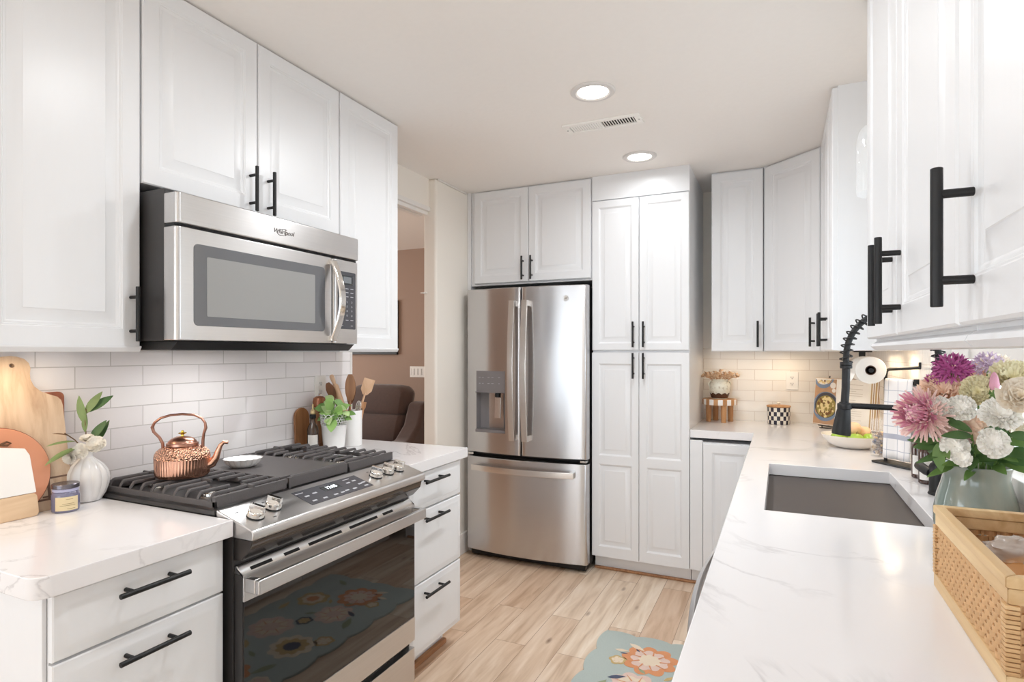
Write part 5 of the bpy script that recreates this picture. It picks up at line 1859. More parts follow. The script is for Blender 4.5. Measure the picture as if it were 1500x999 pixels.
t = T('stoneware_pot', 'grey-green stoneware pot with brown scalloped base on the riser', 'pot', (RXc, RYc, 1.065))
potp = [(0.046, 0), (0.050, 0.004), (0.058, 0.030), (0.0655, 0.060), (0.067, 0.080), (0.061, 0.103), (0.050, 0.114), (0.052, 0.125), (0.056, 0.130), (0.052, 0.130), (0.046, 0.116), (0.055, 0.10), (0.03, 0.09)]
MB().lathe((RXc, RYc, 1.0652), potp, 48).build('body', glaze_pot('speckled_glaze'), t)
m = MB()
rows = []
n = 64
for k in range(2):
    row = []
    for i in range(n + 1):
        a = 2 * PI * i / n
        z = 0.006 if k == 0 else 0.030 + 0.010 * abs(math.sin(5 * a))
        r = 0.050 + (z - 0.004) * 0.31 + 0.0012
        row.append((RXc + r * math.cos(a), RYc + r * math.sin(a), 1.0652 + z))
    rows.append(row)
m.sheet(rows)
m.build('brown_glaze', mat('dark_brown_glaze', (84, 58, 44), 0.25, var=0.2), t)
for s in (-1, 1):
    a = math.radians(-65 + (90 if s > 0 else -90))
    rd = V(math.cos(a), math.sin(a), 0)
    cc = V(RXc, RYc, 1.0652 + 0.098) + rd * 0.056
    MB().tube(arc(cc, rd, Z, 0.016, -PI / 2, PI / 2, 8), 0.005, 8).build('handle', bpy.data.materials['speckled_glaze'], t)
dry = mat('dried_straw', (190, 150, 112), 0.8, var=0.25, scale=40)
dry2 = mat('dried_petal', (206, 176, 146), 0.8, var=0.2, scale=40)
t = T('dried_flowers', 'bunch of dried brown flowers in the stoneware pot', 'dried flowers', (RXc, RYc, 1.17))
rnd = random.Random(5)
stems, heads = MB(), MB()
for i in range(80):
    a = rnd.uniform(0, 2 * PI)
    rr = 0.115 * math.sqrt(rnd.random())
    p = V(RXc + rr * math.cos(a), RYc + rr * math.sin(a) * 0.8, 1.208 + rnd.uniform(0.0, 0.055) * (1 - rr / 0.15))
    stems.tube([(RXc + rr * 0.2 * math.cos(a), RYc + rr * 0.2 * math.sin(a), 1.165), (RXc + rr * 0.6 * math.cos(a), RYc + rr * 0.55 * math.sin(a), 1.198), p], 0.0009, 4)
    for k in range(6):
        d = V(rnd.uniform(-1, 1), rnd.uniform(-1, 1), rnd.uniform(-0.3, 1)).normalized()
        leaf(heads, p, d, (d.y, -d.x, 0.5), rnd.uniform(0.011, 0.020), 0.0055, 0.3, 3)
stems.build('stem', dry, t)
heads.build('bloom', dry2, t)

# checkered jar


def checker_mat(name, c0, c1, nu, h, z0, cx, cy):
    m, nt, P, N, L = nodes(name)
    tc = N.new('ShaderNodeTexCoord')
    sp = N.new('ShaderNodeSeparateXYZ')
    L.new(tc.outputs['Object'], sp.inputs[0])
    at = N.new('ShaderNodeMath')
    at.operation = 'ARCTAN2'
    L.new(sp.outputs[1], at.inputs[0])
    L.new(sp.outputs[0], at.inputs[1])
    mu = N.new('ShaderNodeMath')
    mu.operation = 'MULTIPLY'
    mu.inputs[1].default_value = nu / (2 * PI)
    L.new(at.outputs[0], mu.inputs[0])
    mz = N.new('ShaderNodeMath')
    mz.operation = 'MULTIPLY_ADD'
    mz.inputs[1].default_value = 1 / h
    mz.inputs[2].default_value = 0.02
    L.new(sp.outputs[2], mz.inputs[0])
    cb = N.new('ShaderNodeCombineXYZ')
    L.new(mu.outputs[0], cb.inputs[0])
    L.new(mz.outputs[0], cb.inputs[1])
    cb.inputs[2].default_value = 0.5
    ck = N.new('ShaderNodeTexChecker')
    ck.inputs['Scale'].default_value = 1.0
    ck.inputs['Color1'].default_value = (*lin(c0), 1)
    ck.inputs['Color2'].default_value = (*lin(c1), 1)
    L.new(cb.outputs[0], ck.inputs['Vector'])
    L.new(ck.outputs['Color'], P.inputs['Base Color'])
    P.inputs['Roughness'].default_value = 0.25
    return m


tx, ty = -0.013, 4.075
t = T('lidded_jar', 'black and white checkered jar with a wooden lid', 'jar', (tx, ty, 0.915))
MB().lathe((tx, ty, 0.9153), [(0.062, 0), (0.065, 0.002), (0.068, 0.106), (0.066, 0.107)], 48).build('body', checker_mat('navy_and_white_check', (44, 42, 58), (232, 226, 214), 22, 0.0268, 0.915, tx, ty), t)
lid = MB().lathe((tx, ty, 1.0228), [(0.069, 0), (0.071, 0.002), (0.071, 0.008), (0.068, 0.010), (0.001, 0.011)], 40).build('lid', oak, t)
MB().lathe((tx, ty, 1.034), [(0.004, 0), (0.005, 0.005), (0.010, 0.010), (0.010, 0.015), (0.006, 0.019), (0.001, 0.020)], 20).build('knob', mat('white_knob', (232, 222, 204), 0.3), lid)

# open cookbook on its stand
BL, BR = V(0.168, 3.985, 0.940), V(0.478, 3.700, 0.940)
bd_ = (BR - BL).normalized()
bn = V(bd_.y, -bd_.x, 0)           # towards the camera
bn = (bn + Z * 0.10).normalized()
bu = (Z - bn * Z.dot(bn)).normalized()
WB2 = (BR - BL).length
HB = 0.275
ts = T('cookbook_stand', 'thin dark metal stand holding the open cookbook', 'book stand', (BL + BR) / 2 - Z * 0.025, None)
m = MB()
cm = (BL + BR) / 2
for s in (-0.30, 0.30):
    b0 = cm + bd_ * WB2 * s
    m.tube([b0 + bn * 0.030 + Z * (-0.0205), b0 + bn * 0.02 - Z * 0.0205, b0 - bn * 0.11 - Z * 0.0175, b0 - bn * 0.028 - Z * 0.002, b0 + bu * 0.292 - bn * 0.026], 0.003, 8)
m.tube([cm - bd_ * WB2 * 0.36 - bn * -0.012 - Z * 0.0065, cm + bd_ * WB2 * 0.36 - bn * -0.012 - Z * 0.0065], 0.003, 8)
for s in (-0.30, 0.30):
    b0 = cm + bd_ * WB2 * s
    m.tube([b0 + bn * 0.012 - Z * 0.0065, b0 + bn * 0.012 - Z * 0.02], 0.003, 8)
m.build('frame', M['black'], ts)
t = T('cookbook', 'open cookbook showing a bowl of food beside a text page', 'book', cm, None)
MB().obox(cm + bu * HB / 2 - bn * 0.0182, bd_ * (WB2 / 2 + 0.004), bu * (HB / 2 + 0.003), bn * 0.0012).build('cover', mat('tan_book_cover', (196, 160, 120), 0.5), t)
pagew = mat('book_page', (247, 241, 231), 0.7)
SPL = 0.155


def pageblock(a0, a1, lift):
    rings = []
    for i in range(13):
        q = i / 12
        a = a0 + (a1 - a0) * q
        h = 0.004 + lift * math.sin(PI * (0.5 + 0.5 * q if a1 > a0 else 0.5 + 0.5 * q)) ** 1 if False else 0.004 + lift * (math.sin(PI * min(1, 0.15 + 0.85 * (1 - q))) * 0.6 + 0.25 * (1 - q))
        P_ = BL + bd_ * a
        rings.append([P_ - bn * 0.0168, P_ - bn * (0.0168 - h), P_ - bn * (0.0168 - h) + bu * HB, P_ - bn * 0.0168 + bu * HB])
    return rings


def page_h(q, lift):
    return 0.004 + lift * (math.sin(PI * min(1, 0.15 + 0.85 * (1 - q))) * 0.6 + 0.25 * (1 - q))


lp = MB().loft(pageblock(SPL, 0.001, 0.010)).build('left_page', pagew, t)
MB().loft(pageblock(SPL + 0.001, WB2 - 0.001, 0.010)).build('right_page', pagew, t)


def on_page(a, b, h):
    """point on the left (a < SPL) or right page: a along the spread, b up"""
    q = (SPL - a) / SPL if a < SPL else (a - SPL) / (WB2 - SPL)
    return BL + bd_ * a + bu * b - bn * (0.0168 - page_h(q, 0.010)) + bn * h


def patch(m, outline, h, mi):
    """flat printed shape that follows the page"""
    pts = [on_page(a, b, h) for a, b in outline]
    c = on_page(sum(a for a, b in outline) / len(outline), sum(b for a, b in outline) / len(outline), h)
    n = len(pts)
    m.add(pts + [c], [(i, (i + 1) % n, n) for i in range(n)], mi)


def disc(cx, cy, r, a0=0, a1=2 * PI, n=28, clip=None):
    out = [(cx + r * math.cos(a0 + (a1 - a0) * i / n), cy + r * math.sin(a0 + (a1 - a0) * i / n)) for i in range(n)]
    return [(min(max(a, 0.003), SPL - 0.006), min(max(b, 0.003), HB - 0.003)) for a, b in out]


pm = [mat('print_table_brown', (186, 146, 112), 0.5, var=0.2, scale=30), mat('print_bowl_blue', (116, 134, 158), 0.5), mat('print_bowl_dark', (70, 68, 76), 0.5), mat('print_food_cream', (226, 204, 148), 0.5), mat('print_food_olive', (150, 132, 70), 0.5), mat('print_food_brown', (120, 84, 48), 0.5), mat('print_white', (236, 228, 218), 0.5)]
m = MB()
cells = [[(0.003 + 0.143 * i / 8, 0.003 + (HB - 0.006) * j / 8) for j in range(9)] for i in range(9)]
m.sheet([[on_page(a, b, 0.0006) for a, b in r] for r in cells], 0)
patch(m, disc(0.083, 0.108, 0.088), 0.0010, 1)
patch(m, disc(0.086, 0.116, 0.076), 0.0013, 2)
patch(m, disc(0.086, 0.108, 0.066), 0.0016, 4)
patch(m, disc(0.060, 0.285, 0.070), 0.0010, 1)
patch(m, disc(0.060, 0.293, 0.056), 0.0013, 6)
patch(m, disc(0.125, 0.235, 0.018), 0.0010, 6)
patch(m, disc(0.132, 0.205, 0.012), 0.0010, 6)
rnd = random.Random(2)
for i in range(84):
    a, r = rnd.uniform(0, 2 * PI), 0.057 * math.sqrt(rnd.random())
    x, y = 0.086 + r * math.cos(a), 0.108 + r * math.sin(a)
    s = rnd.uniform(0.006, 0.013)
    ph = rnd.uniform(0, 2)
    patch(m, [(min(x + s * math.cos(ph + 2 * PI * k / 5) * rnd.uniform(0.8, 1.1), SPL - 0.006), y + s * math.sin(ph + 2 * PI * k / 5)) for k in range(5)], 0.0026 + 0.00002 * i, rnd.choice((3, 3, 3, 3, 4, 5)))
for i in range(8):
    x, y, s = rnd.uniform(0.02, 0.10), rnd.uniform(0.248, 0.268), rnd.uniform(0.006, 0.012)
    patch(m, [(x + s * math.cos(2 * PI * k / 5), min(y + s * math.sin(2 * PI * k / 5), HB - 0.003)) for k in range(5)], 0.0024 + 0.00003 * i, rnd.choice((3, 5, 3)))
m.build('photo_print', pm, lp, smooth=False)
m = MB()
for i in range(17):
    b = 0.245 - 0.0125 * i
    if i in (1, 6):
        continue
    w_ = 0.13 if i % 4 != 3 else 0.09
    patch(m, [(SPL + 0.030, b), (SPL + 0.030 + w_ / 2, b), (SPL + 0.030 + w_, b), (SPL + 0.030 + w_, b + 0.0016), (SPL + 0.030 + w_ / 2, b + 0.0016), (SPL + 0.030, b + 0.0016)], 0.0006, 0)
m.build('text_line', mat('faded_print', (196, 184, 166), 0.7), [o for o in t.children if o.name.startswith('right_page')][0], smooth=False)
m = MB()
for k, (a, w_) in enumerate(((0.362, 0.008), (0.376, 0.005), (0.387, 0.010), (0.402, 0.006), (0.411, 0.006))):
    patch(m, [(a, 0.003), (a + w_, 0.003), (a + w_, HB - 0.003), (a, HB - 0.003)], 0.0008, k % 2)
m.build('side_stripe', [mat('print_straw', (196, 164, 118), 0.6), mat('print_brown', (160, 122, 86), 0.6)], [o for o in t.children if o.name.startswith('right_page')][0], smooth=False)

# fruit bowl
FBX, FBY = 0.312, 3.215
t = T('fruit_bowl', 'white marbled fruit bowl beyond the sink', 'bowl', (FBX, FBY, 0.915))
wavy = lambda a, r, z: 1 + 0.012 * math.sin(5 * a + 1) * min(1, z / 0.04)
MB().lathe((FBX, FBY, 0.9153), [(0.060, 0), (0.070, 0.002), (0.095, 0.014), (0.120, 0.034), (0.134, 0.058), (0.136, 0.062), (0.132, 0.061), (0.115, 0.038), (0.092, 0.020), (0.066, 0.008), (0.001, 0.006)], 64, mod=wavy).build('bowl', mat('white_marbled_ceramic', (236, 230, 222), 0.25, var=0.05, scale=14), t)
applem = mat('green_apple_skin', (158, 190, 72), 0.25, var=0.14, scale=14, coat=0.3)
peachm = mat('peach_skin', (238, 196, 160), 0.5, var=0.16, scale=14)


def fruit(name, label, c, r, mt, stem=True, group=None):
    t = T(name, label, 'fruit', c, group)
    c = V(*c)
    prof = []
    for i in range(19):
        a = PI * i / 18
        q = r * math.sin(a) * (1 + 0.05 * math.cos(a))
        z = -r * 0.92 * math.cos(a)
        if i > 14:
            z -= r * 0.16 * ((i - 14) / 4) ** 2
        if i < 3:
            z += r * 0.08 * ((3 - i) / 3) ** 2
        prof.append((max(q, 0.0005), z))
    MB().lathe(c, prof, 28).build('flesh', mt, t)
    if stem:
        MB().tube([c + Z * r * 0.70, c + Z * r * 0.9 + XP * 0.002, c + Z * r * 1.12 + XP * 0.006], 0.0016, 6).build('stem', stemm, t)
    return t


fz = 0.9235
for nm, lb, x, y, z, r, mt in (
        ('apple', 'green apple at the left end of the white fruit bowl', -0.062, -0.022, 0.036, 0.0345, applem),
        ('apple', 'green apple in the middle front of the white fruit bowl', 0.008, -0.055, 0.036, 0.0345, applem),
        ('apple', 'green apple at the right front of the fruit bowl, by the glass jar', 0.068, -0.022, 0.036, 0.0335, applem),
        ('apple', 'green apple at the back of the white fruit bowl', -0.030, 0.055, 0.036, 0.033, applem),
        ('peach', 'pinkish peach on top in the middle of the fruit bowl', 0.004, 0.006, 0.083, 0.034, peachm),
        ('peach', 'orange peach on top at the right of the fruit bowl', 0.050, 0.046, 0.060, 0.034, peachm)):
    fruit(nm, lb, (FBX + x, FBY + y, fz + z), r, mt, nm == 'apple', 'fruit in the white bowl')

# glass jar of mixed sweets
JX, JY = 0.402, 3.000
t = T('glass_jar', 'clear glass jar of mixed wrapped sweets by the towel', 'jar', (JX, JY, 0.915))
MB().lathe((JX, JY, 0.9153), [(0.036, 0), (0.042, 0.002), (0.044, 0.010), (0.044, 0.158), (0.042, 0.162), (0.040, 0.158), (0.0405, 0.010), (0.036, 0.005), (0.001, 0.004)], 40).build('jar', M['thin'], t)
m = MB()
rnd = random.Random(9)
for i in range(230):
    a, r = rnd.uniform(0, 2 * PI), 0.032 * math.sqrt(rnd.random())
    p = V(JX + r * math.cos(a), JY + r * math.sin(a), 0.929 + 0.088 * rnd.random())
    d = V(rnd.uniform(-1, 1), rnd.uniform(-1, 1), rnd.uniform(-1, 1)).normalized()
    u, w_, d = frame_of(d)
    m.obox(p, u * rnd.uniform(0.004, 0.0075), w_ * rnd.uniform(0.003, 0.006), d * rnd.uniform(0.003, 0.005), rnd.choice((0, 0, 1, 2, 3, 4)))
o = m.build('wrapped_sweets', [mat('sweet_brown', (120, 94, 78), 0.4), mat('sweet_blue', (84, 104, 142), 0.35), mat('sweet_gold', (196, 160, 92), 0.3, 0.4), mat('sweet_grey', (150, 140, 138), 0.4), mat('sweet_cream', (216, 196, 166), 0.5)], None, bevel=0.001, seg=1)
tag(o, 'colourful mixed wrapped sweets filling the glass jar', 'sweets', None, 'stuff')

# towel on a black two-armed stand
TD = V(0.62, -0.785, 0).normalized()
TN = V(-TD.y * -1, 0, 0)
TN = V(-0.785, -0.62, 0).normalized()
tb0 = V(0.392, 2.825, 0.915)
t = T('towel_stand', 'black metal towel stand with two arms behind the sink', 'stand', tb0)
tcx = tb0 + TD * 0.065
MB().prism(rrect(-0.095, 0.105, -0.045, 0.045, 0.008), tcx + Z * 0.0005, TD, TN, Z, 0.008).build('base', M['black'], t, bevel=0.0015)
pp = tb0 + TD * 0.0
MB().tube([pp + Z * 0.008, pp + Z * 0.36, pp + Z * 0.375 + TD * 0.003, pp + Z * 0.383 + TD * 0.010, pp + Z * 0.386 + TD * 0.02, pp + Z * 0.396 + TD * 0.165], 0.0065, 12).build('post', M['black'], t)
MB().cyl(pp + Z * 0.396 + TD * 0.160, pp + Z * 0.416 + TD * 0.160, 0.009, 12).build('end_stop', M['black'], t, bevel=0.001)
MB().tube([pp + Z * 0.330, pp + Z * 0.332 + TD * 0.145], 0.0065, 12).build('arm', M['black'], t)
MB().cyl(pp + Z * 0.325 + TD * 0.140, pp + Z * 0.350 + TD * 0.140, 0.009, 12).build('end_stop', M['black'], t, bevel=0.001)


def towel_mat(name):
    m, nt, P, N, L = nodes(name)
    tc = N.new('ShaderNodeTexCoord')
    sp = N.new('ShaderNodeSeparateXYZ')
    L.new(tc.outputs['UV'], sp.inputs[0])

    def band(src, freq, width, ph=0.0):
        a = N.new('ShaderNodeMath')
        a.operation = 'MULTIPLY_ADD'
        a.inputs[1].default_value = freq
        a.inputs[2].default_value = ph
        L.new(src, a.inputs[0])
        f = N.new('ShaderNodeMath')
        f.operation = 'FRACT'
        L.new(a.outputs[0], f.inputs[0])
        g = N.new('ShaderNodeMath')
        g.operation = 'LESS_THAN'
        g.inputs[1].default_value = width
        L.new(f.outputs[0], g.inputs[0])
        return g.outputs[0]
    b1 = band(sp.outputs[0], 3.0, 0.05, 0.55)
    b2 = band(sp.outputs[1], 7.0, 0.05, 0.30)
    mx = N.new('ShaderNodeMath')
    mx.operation = 'MAXIMUM'
    L.new(b1, mx.inputs[0])
    L.new(b2, mx.inputs[1])
    mul = N.new('ShaderNodeMath')
    mul.operation = 'MULTIPLY'
    mul.inputs[1].default_value = 1.0
    L.new(mx.outputs[0], mul.inputs[0])
    # broad grey-blue band low on the cloth
    g1 = N.new('ShaderNodeMath')
    g1.operation = 'COMPARE'
    g1.inputs[1].default_value = 0.27
    g1.inputs[2].default_value = 0.030
    L.new(sp.outputs[1], g1.inputs[0])
    m3 = N.new('ShaderNodeMath')
    m3.operation = 'MAXIMUM'
    L.new(mul.outputs[0], m3.inputs[0])
    L.new(g1.outputs[0], m3.inputs[1])
    c = N.new('ShaderNodeMix')
    c.data_type = 'RGBA'
    c.inputs[6].default_value = (*lin((234, 231, 230)), 1)
    c.inputs[7].default_value = (*lin((174, 176, 188)), 1)
    L.new(m3.outputs[0], c.inputs[0])
    L.new(c.outputs[2], P.inputs['Base Color'])
    P.inputs['Roughness'].default_value = 0.9
    return m


def cloth(path_pts, wdir, width, wave, name, mt, parent):
    """cloth hung over a bar: path in the drape direction, swept along wdir with folds; u across, v from hem to hem"""
    me = bpy.data.meshes.new(name)
    nu, nv = 17, len(path_pts)
    vs, fs, uv = [], [], []
    off = world_loc(parent)
    for i, (p, amt, vv) in enumerate(path_pts):
        for j in range(nu):
            q = j / (nu - 1)
            w_ = wave * amt * math.sin(q * 9 + 0.7)
            P_ = Vector(p) + wdir * width * (q - 0.5) * (1 - 0.06 * amt) + TN * w_ - off
            vs.append(P_)
            uv.append((q, vv))
    for i in range(nv - 1):
        for j in range(nu - 1):
            fs.append((i * nu + j, i * nu + j + 1, (i + 1) * nu + j + 1, (i + 1) * nu + j))
    me.from_pydata(vs, [], fs)
    lay = me.uv_layers.new(name='cloth')
    for l in me.loops:
        lay.data[l.index].uv = uv[l.vertex_index]
    me.polygons.foreach_set('use_smooth', [True] * len(me.polygons))
    me.materials.append(mt)
    o = bpy.data.objects.new(name, me)
    COL.objects.link(o)
    if parent:
        o.parent = parent
    md = o.modifiers.new('thickness', 'SOLIDIFY')
    md.thickness = 0.0022
    return o


path = []
mid = pp + TD * 0.068
H0, H1 = 0.940, 1.2535
for i in range(13):
    q = i / 12
    path.append((V(mid.x, mid.y, H0 + (H1 - H0) * q) + TN * (0.020 - 0.010 * q), (1 - q) ** 0.7, q * 0.93))
for i in range(1, 7):
    a = PI * i / 7
    path.append((V(mid.x, mid.y, H1) + TN * 0.010 * math.cos(a) + Z * 0.0105 * math.sin(a), 0.0, 0.93 + 0.07 * i / 7))
for i in range(10):
    q = i / 9
    path.append((V(mid.x, mid.y, H1 - (H1 - H0 - 0.03) * q) - TN * (0.010 + 0.008 * q), q ** 0.7, 1.0 + 0.93 * q))
o = cloth(path, TD, 0.128, 0.006, 'dish_towel', towel_mat('checked_towel'), None)
tag(o, 'white and grey checked dish towel hanging on the black stand', 'towel')

# paper towel roll under the right wall cabinet
t = T('paper_towel_holder', 'black under-cabinet holder carrying the paper roll', 'holder', (0.335, 2.95, 1.377))
MB().box(0.322, 3.066, 1.282, 0.348, 3.074, 1.3755).build('bracket', M['black'], t, bevel=0.002)
MB().box(0.30, 3.03, 1.370, 0.37, 3.10, 1.3765).build('mount_plate', M['black'], t, bevel=0.001)
MB().cyl((0.335, 2.772, 1.296), (0.335, 3.066, 1.296), 0.009, 14).build('rod', M['black'], t)
t = T('paper_towel_roll', 'white paper towel roll hanging under the wall cabinet', 'paper roll', (0.335, 2.92, 1.296))
m = MB()
rings = []
for y, r in ((2.79, 0.020), (2.79, 0.0545), (2.792, 0.0555), (3.048, 0.0555), (3.05, 0.0545), (3.05, 0.020)):
    rings.append([(0.335 + r * math.cos(2 * PI * k / 40), y, 1.296 + r * math.sin(2 * PI * k / 40)) for k in range(40)])
m.loft(rings, False, False)
sh = [(0.335 - 0.0558 * math.cos(a), 1.296 - 0.0558 * math.sin(a)) for a in [0.2 * i for i in range(-3, 2)]] + [(0.272, 1.262), (0.262, 1.247)]
m.sheet([[(x, y, z) for x, z in sh] for y in (2.792, 3.048)])
m.build('paper', mat('white_paper', (240, 236, 230), 0.9), t)
MB().loft([[(0.335 + r * math.cos(2 * PI * k / 28), y, 1.296 + r * math.sin(2 * PI * k / 28)) for k in range(28)] for y, r in ((2.7905, 0.0195), (3.049, 0.0195), (3.049, 0.0165), (2.7905, 0.0165), (2.7905, 0.0195))], False, False).build('core', mat('brown_card', (92, 70, 58), 0.9), t)

# pull-down spring faucet
fx, fyy = 0.457, 2.26
t = T('faucet', 'matte black spring-neck kitchen faucet behind the sink', 'faucet', (fx, fyy, 0.915))
MB().lathe((fx, fyy, 0.9153), [(0.027, 0), (0.029, 0.003), (0.027, 0.008), (0.0255, 0.010), (0.0255, 0.090), (0.022, 0.098), (0.0165, 0.102), (0.0155, 0.300), (0.0185, 0.302), (0.0185, 0.318), (0.015, 0.320)], 28).build('post', M['black'], t)
MB().tube([(fx - 0.018, fyy + 0.005, 0.982), (fx - 0.026, fyy + 0.035, 0.984), (fx - 0.030, fyy + 0.115, 0.986), (fx - 0.031, fyy + 0.120, 0.986)], [0.014, 0.0155, 0.0155, 0.012], 18).build('lever', M['black'], t)
HX = 0.200
AC = V((fx + HX) / 2 + 0.006, fyy, 1.360)
rx = (fx - HX) / 2
neck = [V(fx, fyy, 1.225), V(fx, fyy, 1.29)] + [V(AC.x - 0.006 + rx * math.cos(PI * i / 20), fyy, 1.355 + 0.150 * math.sin(PI * i / 20)) for i in range(21)] + [V(HX, fyy, 1.336)]
MB().tube(neck, 0.0095, 14).build('hose', M['black'], t)
# coil spring round the hose
dist = [0]
for a, b in zip(neck, neck[1:]):
    dist.append(dist[-1] + (b - a).length)
TL = dist[-1]


def along(s):
    for i in range(len(neck) - 1):
        if s <= dist[i + 1] or i == len(neck) - 2:
            q = (s - dist[i]) / max(1e-6, dist[i + 1] - dist[i])
            return neck[i].lerp(neck[i + 1], q), (neck[i + 1] - neck[i]).normalized()


co = []
turns = TL / 0.0215
ns = int(turns * 16)
for i in range(ns + 1):
    p, tg = along(TL * i / ns)
    e1 = YP
    e2 = tg.cross(e1).normalized()
    a = 2 * PI * turns * i / ns
    co.append(p + e1 * 0.0185 * math.cos(a) + e2 * 0.0185 * math.sin(a))
MB().tube(co, 0.0024, 7).build('spring', M['black'], t)
MB().lathe((HX, fyy, 1.315), [(0.012, 0), (0.0185, 0.001), (0.0185, 0.010), (0.017, 0.011), (0.0185, 0.012), (0.0185, 0.022), (0.012, 0.023)], 24).build('collar', M['black'], t)
hb0, hb1 = V(HX, fyy, 1.315), V(HX - 0.002, fyy, 1.205)
MB().tube([hb0, V(HX - 0.001, fyy, 1.25), V(HX - 0.004, fyy, 1.20)], 0.0125, 18).build('head_stem', M['black'], t)
MB().tube([(HX - 0.004, fyy, 1.201), (HX - 0.005, fyy, 1.188), (HX - 0.008, fyy, 1.165), (HX - 0.014, fyy, 1.100), (HX - 0.015, fyy, 1.092)], [0.016, 0.0185, 0.022, 0.029, 0.0285], 28).build('spray_head', M['black'], t)
MB().tube([(fx, fyy, 1.186), (HX + 0.012, fyy, 1.190)], 0.0095, 16).build('holder_arm', M['black'], t)
MB().lathe((HX - 0.004, fyy, 1.178), [(0.020, 0), (0.0225, 0.002), (0.0225, 0.018), (0.020, 0.020)], 24).build('holder_ring', M['black'], t)

# two amber pump bottles
amber = mat('amber_brown_glass', (62, 36, 28), 0.06, var=0.03, coat=0.5)
for i, (x, y, lb) in enumerate(((0.458, 2.540, 'amber glass soap bottle farther from the camera, beside the towel stand'), (0.461, 2.440, 'amber glass soap bottle nearer the camera, just behind the faucet lever'))):
    t = T('soap_bottle', lb, 'bottle', (x, y, 0.915), 'amber soap bottles')
    MB().lathe((x, y, 0.9153), [(0.024, 0), (0.0265, 0.003), (0.0265, 0.105), (0.024, 0.118), (0.014, 0.130), (0.012, 0.140)], 32).build('bottle', amber, t)
    a_ = math.atan2(-y, -x) - 0.1
    MB().sheet([[(x + 0.0269 * math.cos(a_ - 0.85 + 1.7 * k / 12), y + 0.0269 * math.sin(a_ - 0.85 + 1.7 * k / 12), z) for k in range(13)] for z in (0.930, 0.998)]).build('label', M['plastic'], t)
    MB().lathe((x, y, 1.0555), [(0.0135, 0), (0.0145, 0.002), (0.0145, 0.018), (0.006, 0.020), (0.005, 0.035), (0.011, 0.037), (0.011, 0.043), (0.001, 0.045)], 24).build('pump', M['darkplas'], t)

# glass pendant over the sink
t = T('pendant_lamp', 'clear glass jar pendant hanging over the sink window', 'pendant lamp', (0.300, 2.10, CEIL))
MB().lathe((0.300, 2.10, CEIL - 0.0255), [(0.052, 0.0), (0.056, 0.004), (0.056, 0.025)], 32).build('canopy', M['black'], t)
MB().cyl((0.300, 2.10, CEIL - 0.025), (0.300, 2.10, 2.145), 0.0028, 8).build('cord', M['black'], t)
MB().lathe((0.300, 2.10, 2.075), [(0.018, 0), (0.021, 0.002), (0.021, 0.06), (0.010, 0.07)], 24).build('socket', M['black'], t)
MB().lathe((0.300, 2.10, 1.860), [(0.086, 0), (0.088, 0.003), (0.088, 0.165), (0.080, 0.197), (0.058, 0.217), (0.024, 0.224), (0.024, 0.222), (0.057, 0.2145), (0.078, 0.195), (0.0855, 0.164), (0.0855, 0.003)], 48, cap0=False, cap1=False).build('shade', M['thin'], t)
MB().sphere((0.300, 2.10, 2.045), 0.026, 20, 12, sz=1.1).build('bulb', M['thin'], t)

# ------------------------------------------------------------------ grey-green vase and its bouquet
VX2, VY2 = 0.405, 1.655
VR = V(VX2, VY2, 0.915)


def celadon(name):
    m, nt, P, N, L = nodes(name)
    tc = N.new('ShaderNodeTexCoord')
    mp = N.new('ShaderNodeMapping')
    mp.inputs['Scale'].default_value = (14, 14, 2.5)
    nz = N.new('ShaderNodeTexNoise')
    nz.inputs['Scale'].default_value = 1.2
    nz.inputs['Detail'].default_value = 4
    L.new(tc.outputs['Object'], mp.inputs['Vector'])
    L.new(mp.outputs['Vector'], nz.inputs['Vector'])
    rp = N.new('ShaderNodeValToRGB')
    rp.color_ramp.elements[0].position = 0.30
    rp.color_ramp.elements[0].color = (*lin((108, 126, 122)), 1)
    rp.color_ramp.elements[1].position = 0.66
    rp.color_ramp.elements[1].color = (*lin((152, 152, 138)), 1)
    L.new(nz.outputs['Fac'], rp.inputs['Fac'])
    L.new(rp.outputs['Color'], P.inputs['Base Color'])
    P.inputs['Roughness'].default_value = 0.14
    P.inputs['Coat Weight'].default_value = 0.5
    return m


t = T('vase', 'grey-green glazed vase holding the big bouquet by the basket', 'vase', VR)
MB().lathe((VX2, VY2, 0.9153), [(0.056, 0), (0.062, 0.003), (0.074, 0.030), (0.080, 0.062), (0.080, 0.090), (0.074, 0.125), (0.066, 0.152), (0.0625, 0.168), (0.0635, 0.185), (0.067, 0.197), (0.0655, 0.199), (0.060, 0.187), (0.0585, 0.168), (0.062, 0.152), (0.069, 0.125), (0.075, 0.09), (0.074, 0.06), (0.055, 0.01)], 64).build('body', celadon('grey_green_glaze'), t)
BG = 'flowers in the grey-green vase'
green = mat('bouquet_leaf_green', (70, 100, 50), 0.5, var=0.25, scale=30)
green2 = mat('bouquet_stem_green', (96, 126, 62), 0.5, var=0.2, scale=30)
pinkm = mat('pink_petal', (226, 166, 186), 0.6, var=0.12, scale=40, sss=0.1)
pinkt = mat('pale_pink_petal', (240, 214, 206), 0.6, var=0.06, scale=40, sss=0.1)
magm = mat('magenta_petal', (184, 92, 150), 0.55, var=0.15, scale=60, sss=0.1)
peam = mat('peach_petal', (244, 216, 192), 0.6, var=0.06, scale=40, sss=0.1)
limem = mat('lime_petal', (238, 230, 196), 0.6, var=0.08, scale=40, sss=0.1)
creamp = mat('cream_petal', (250, 240, 224), 0.6, var=0.04, scale=40, sss=0.1)
NECK = V(VX2, VY2, 1.100)


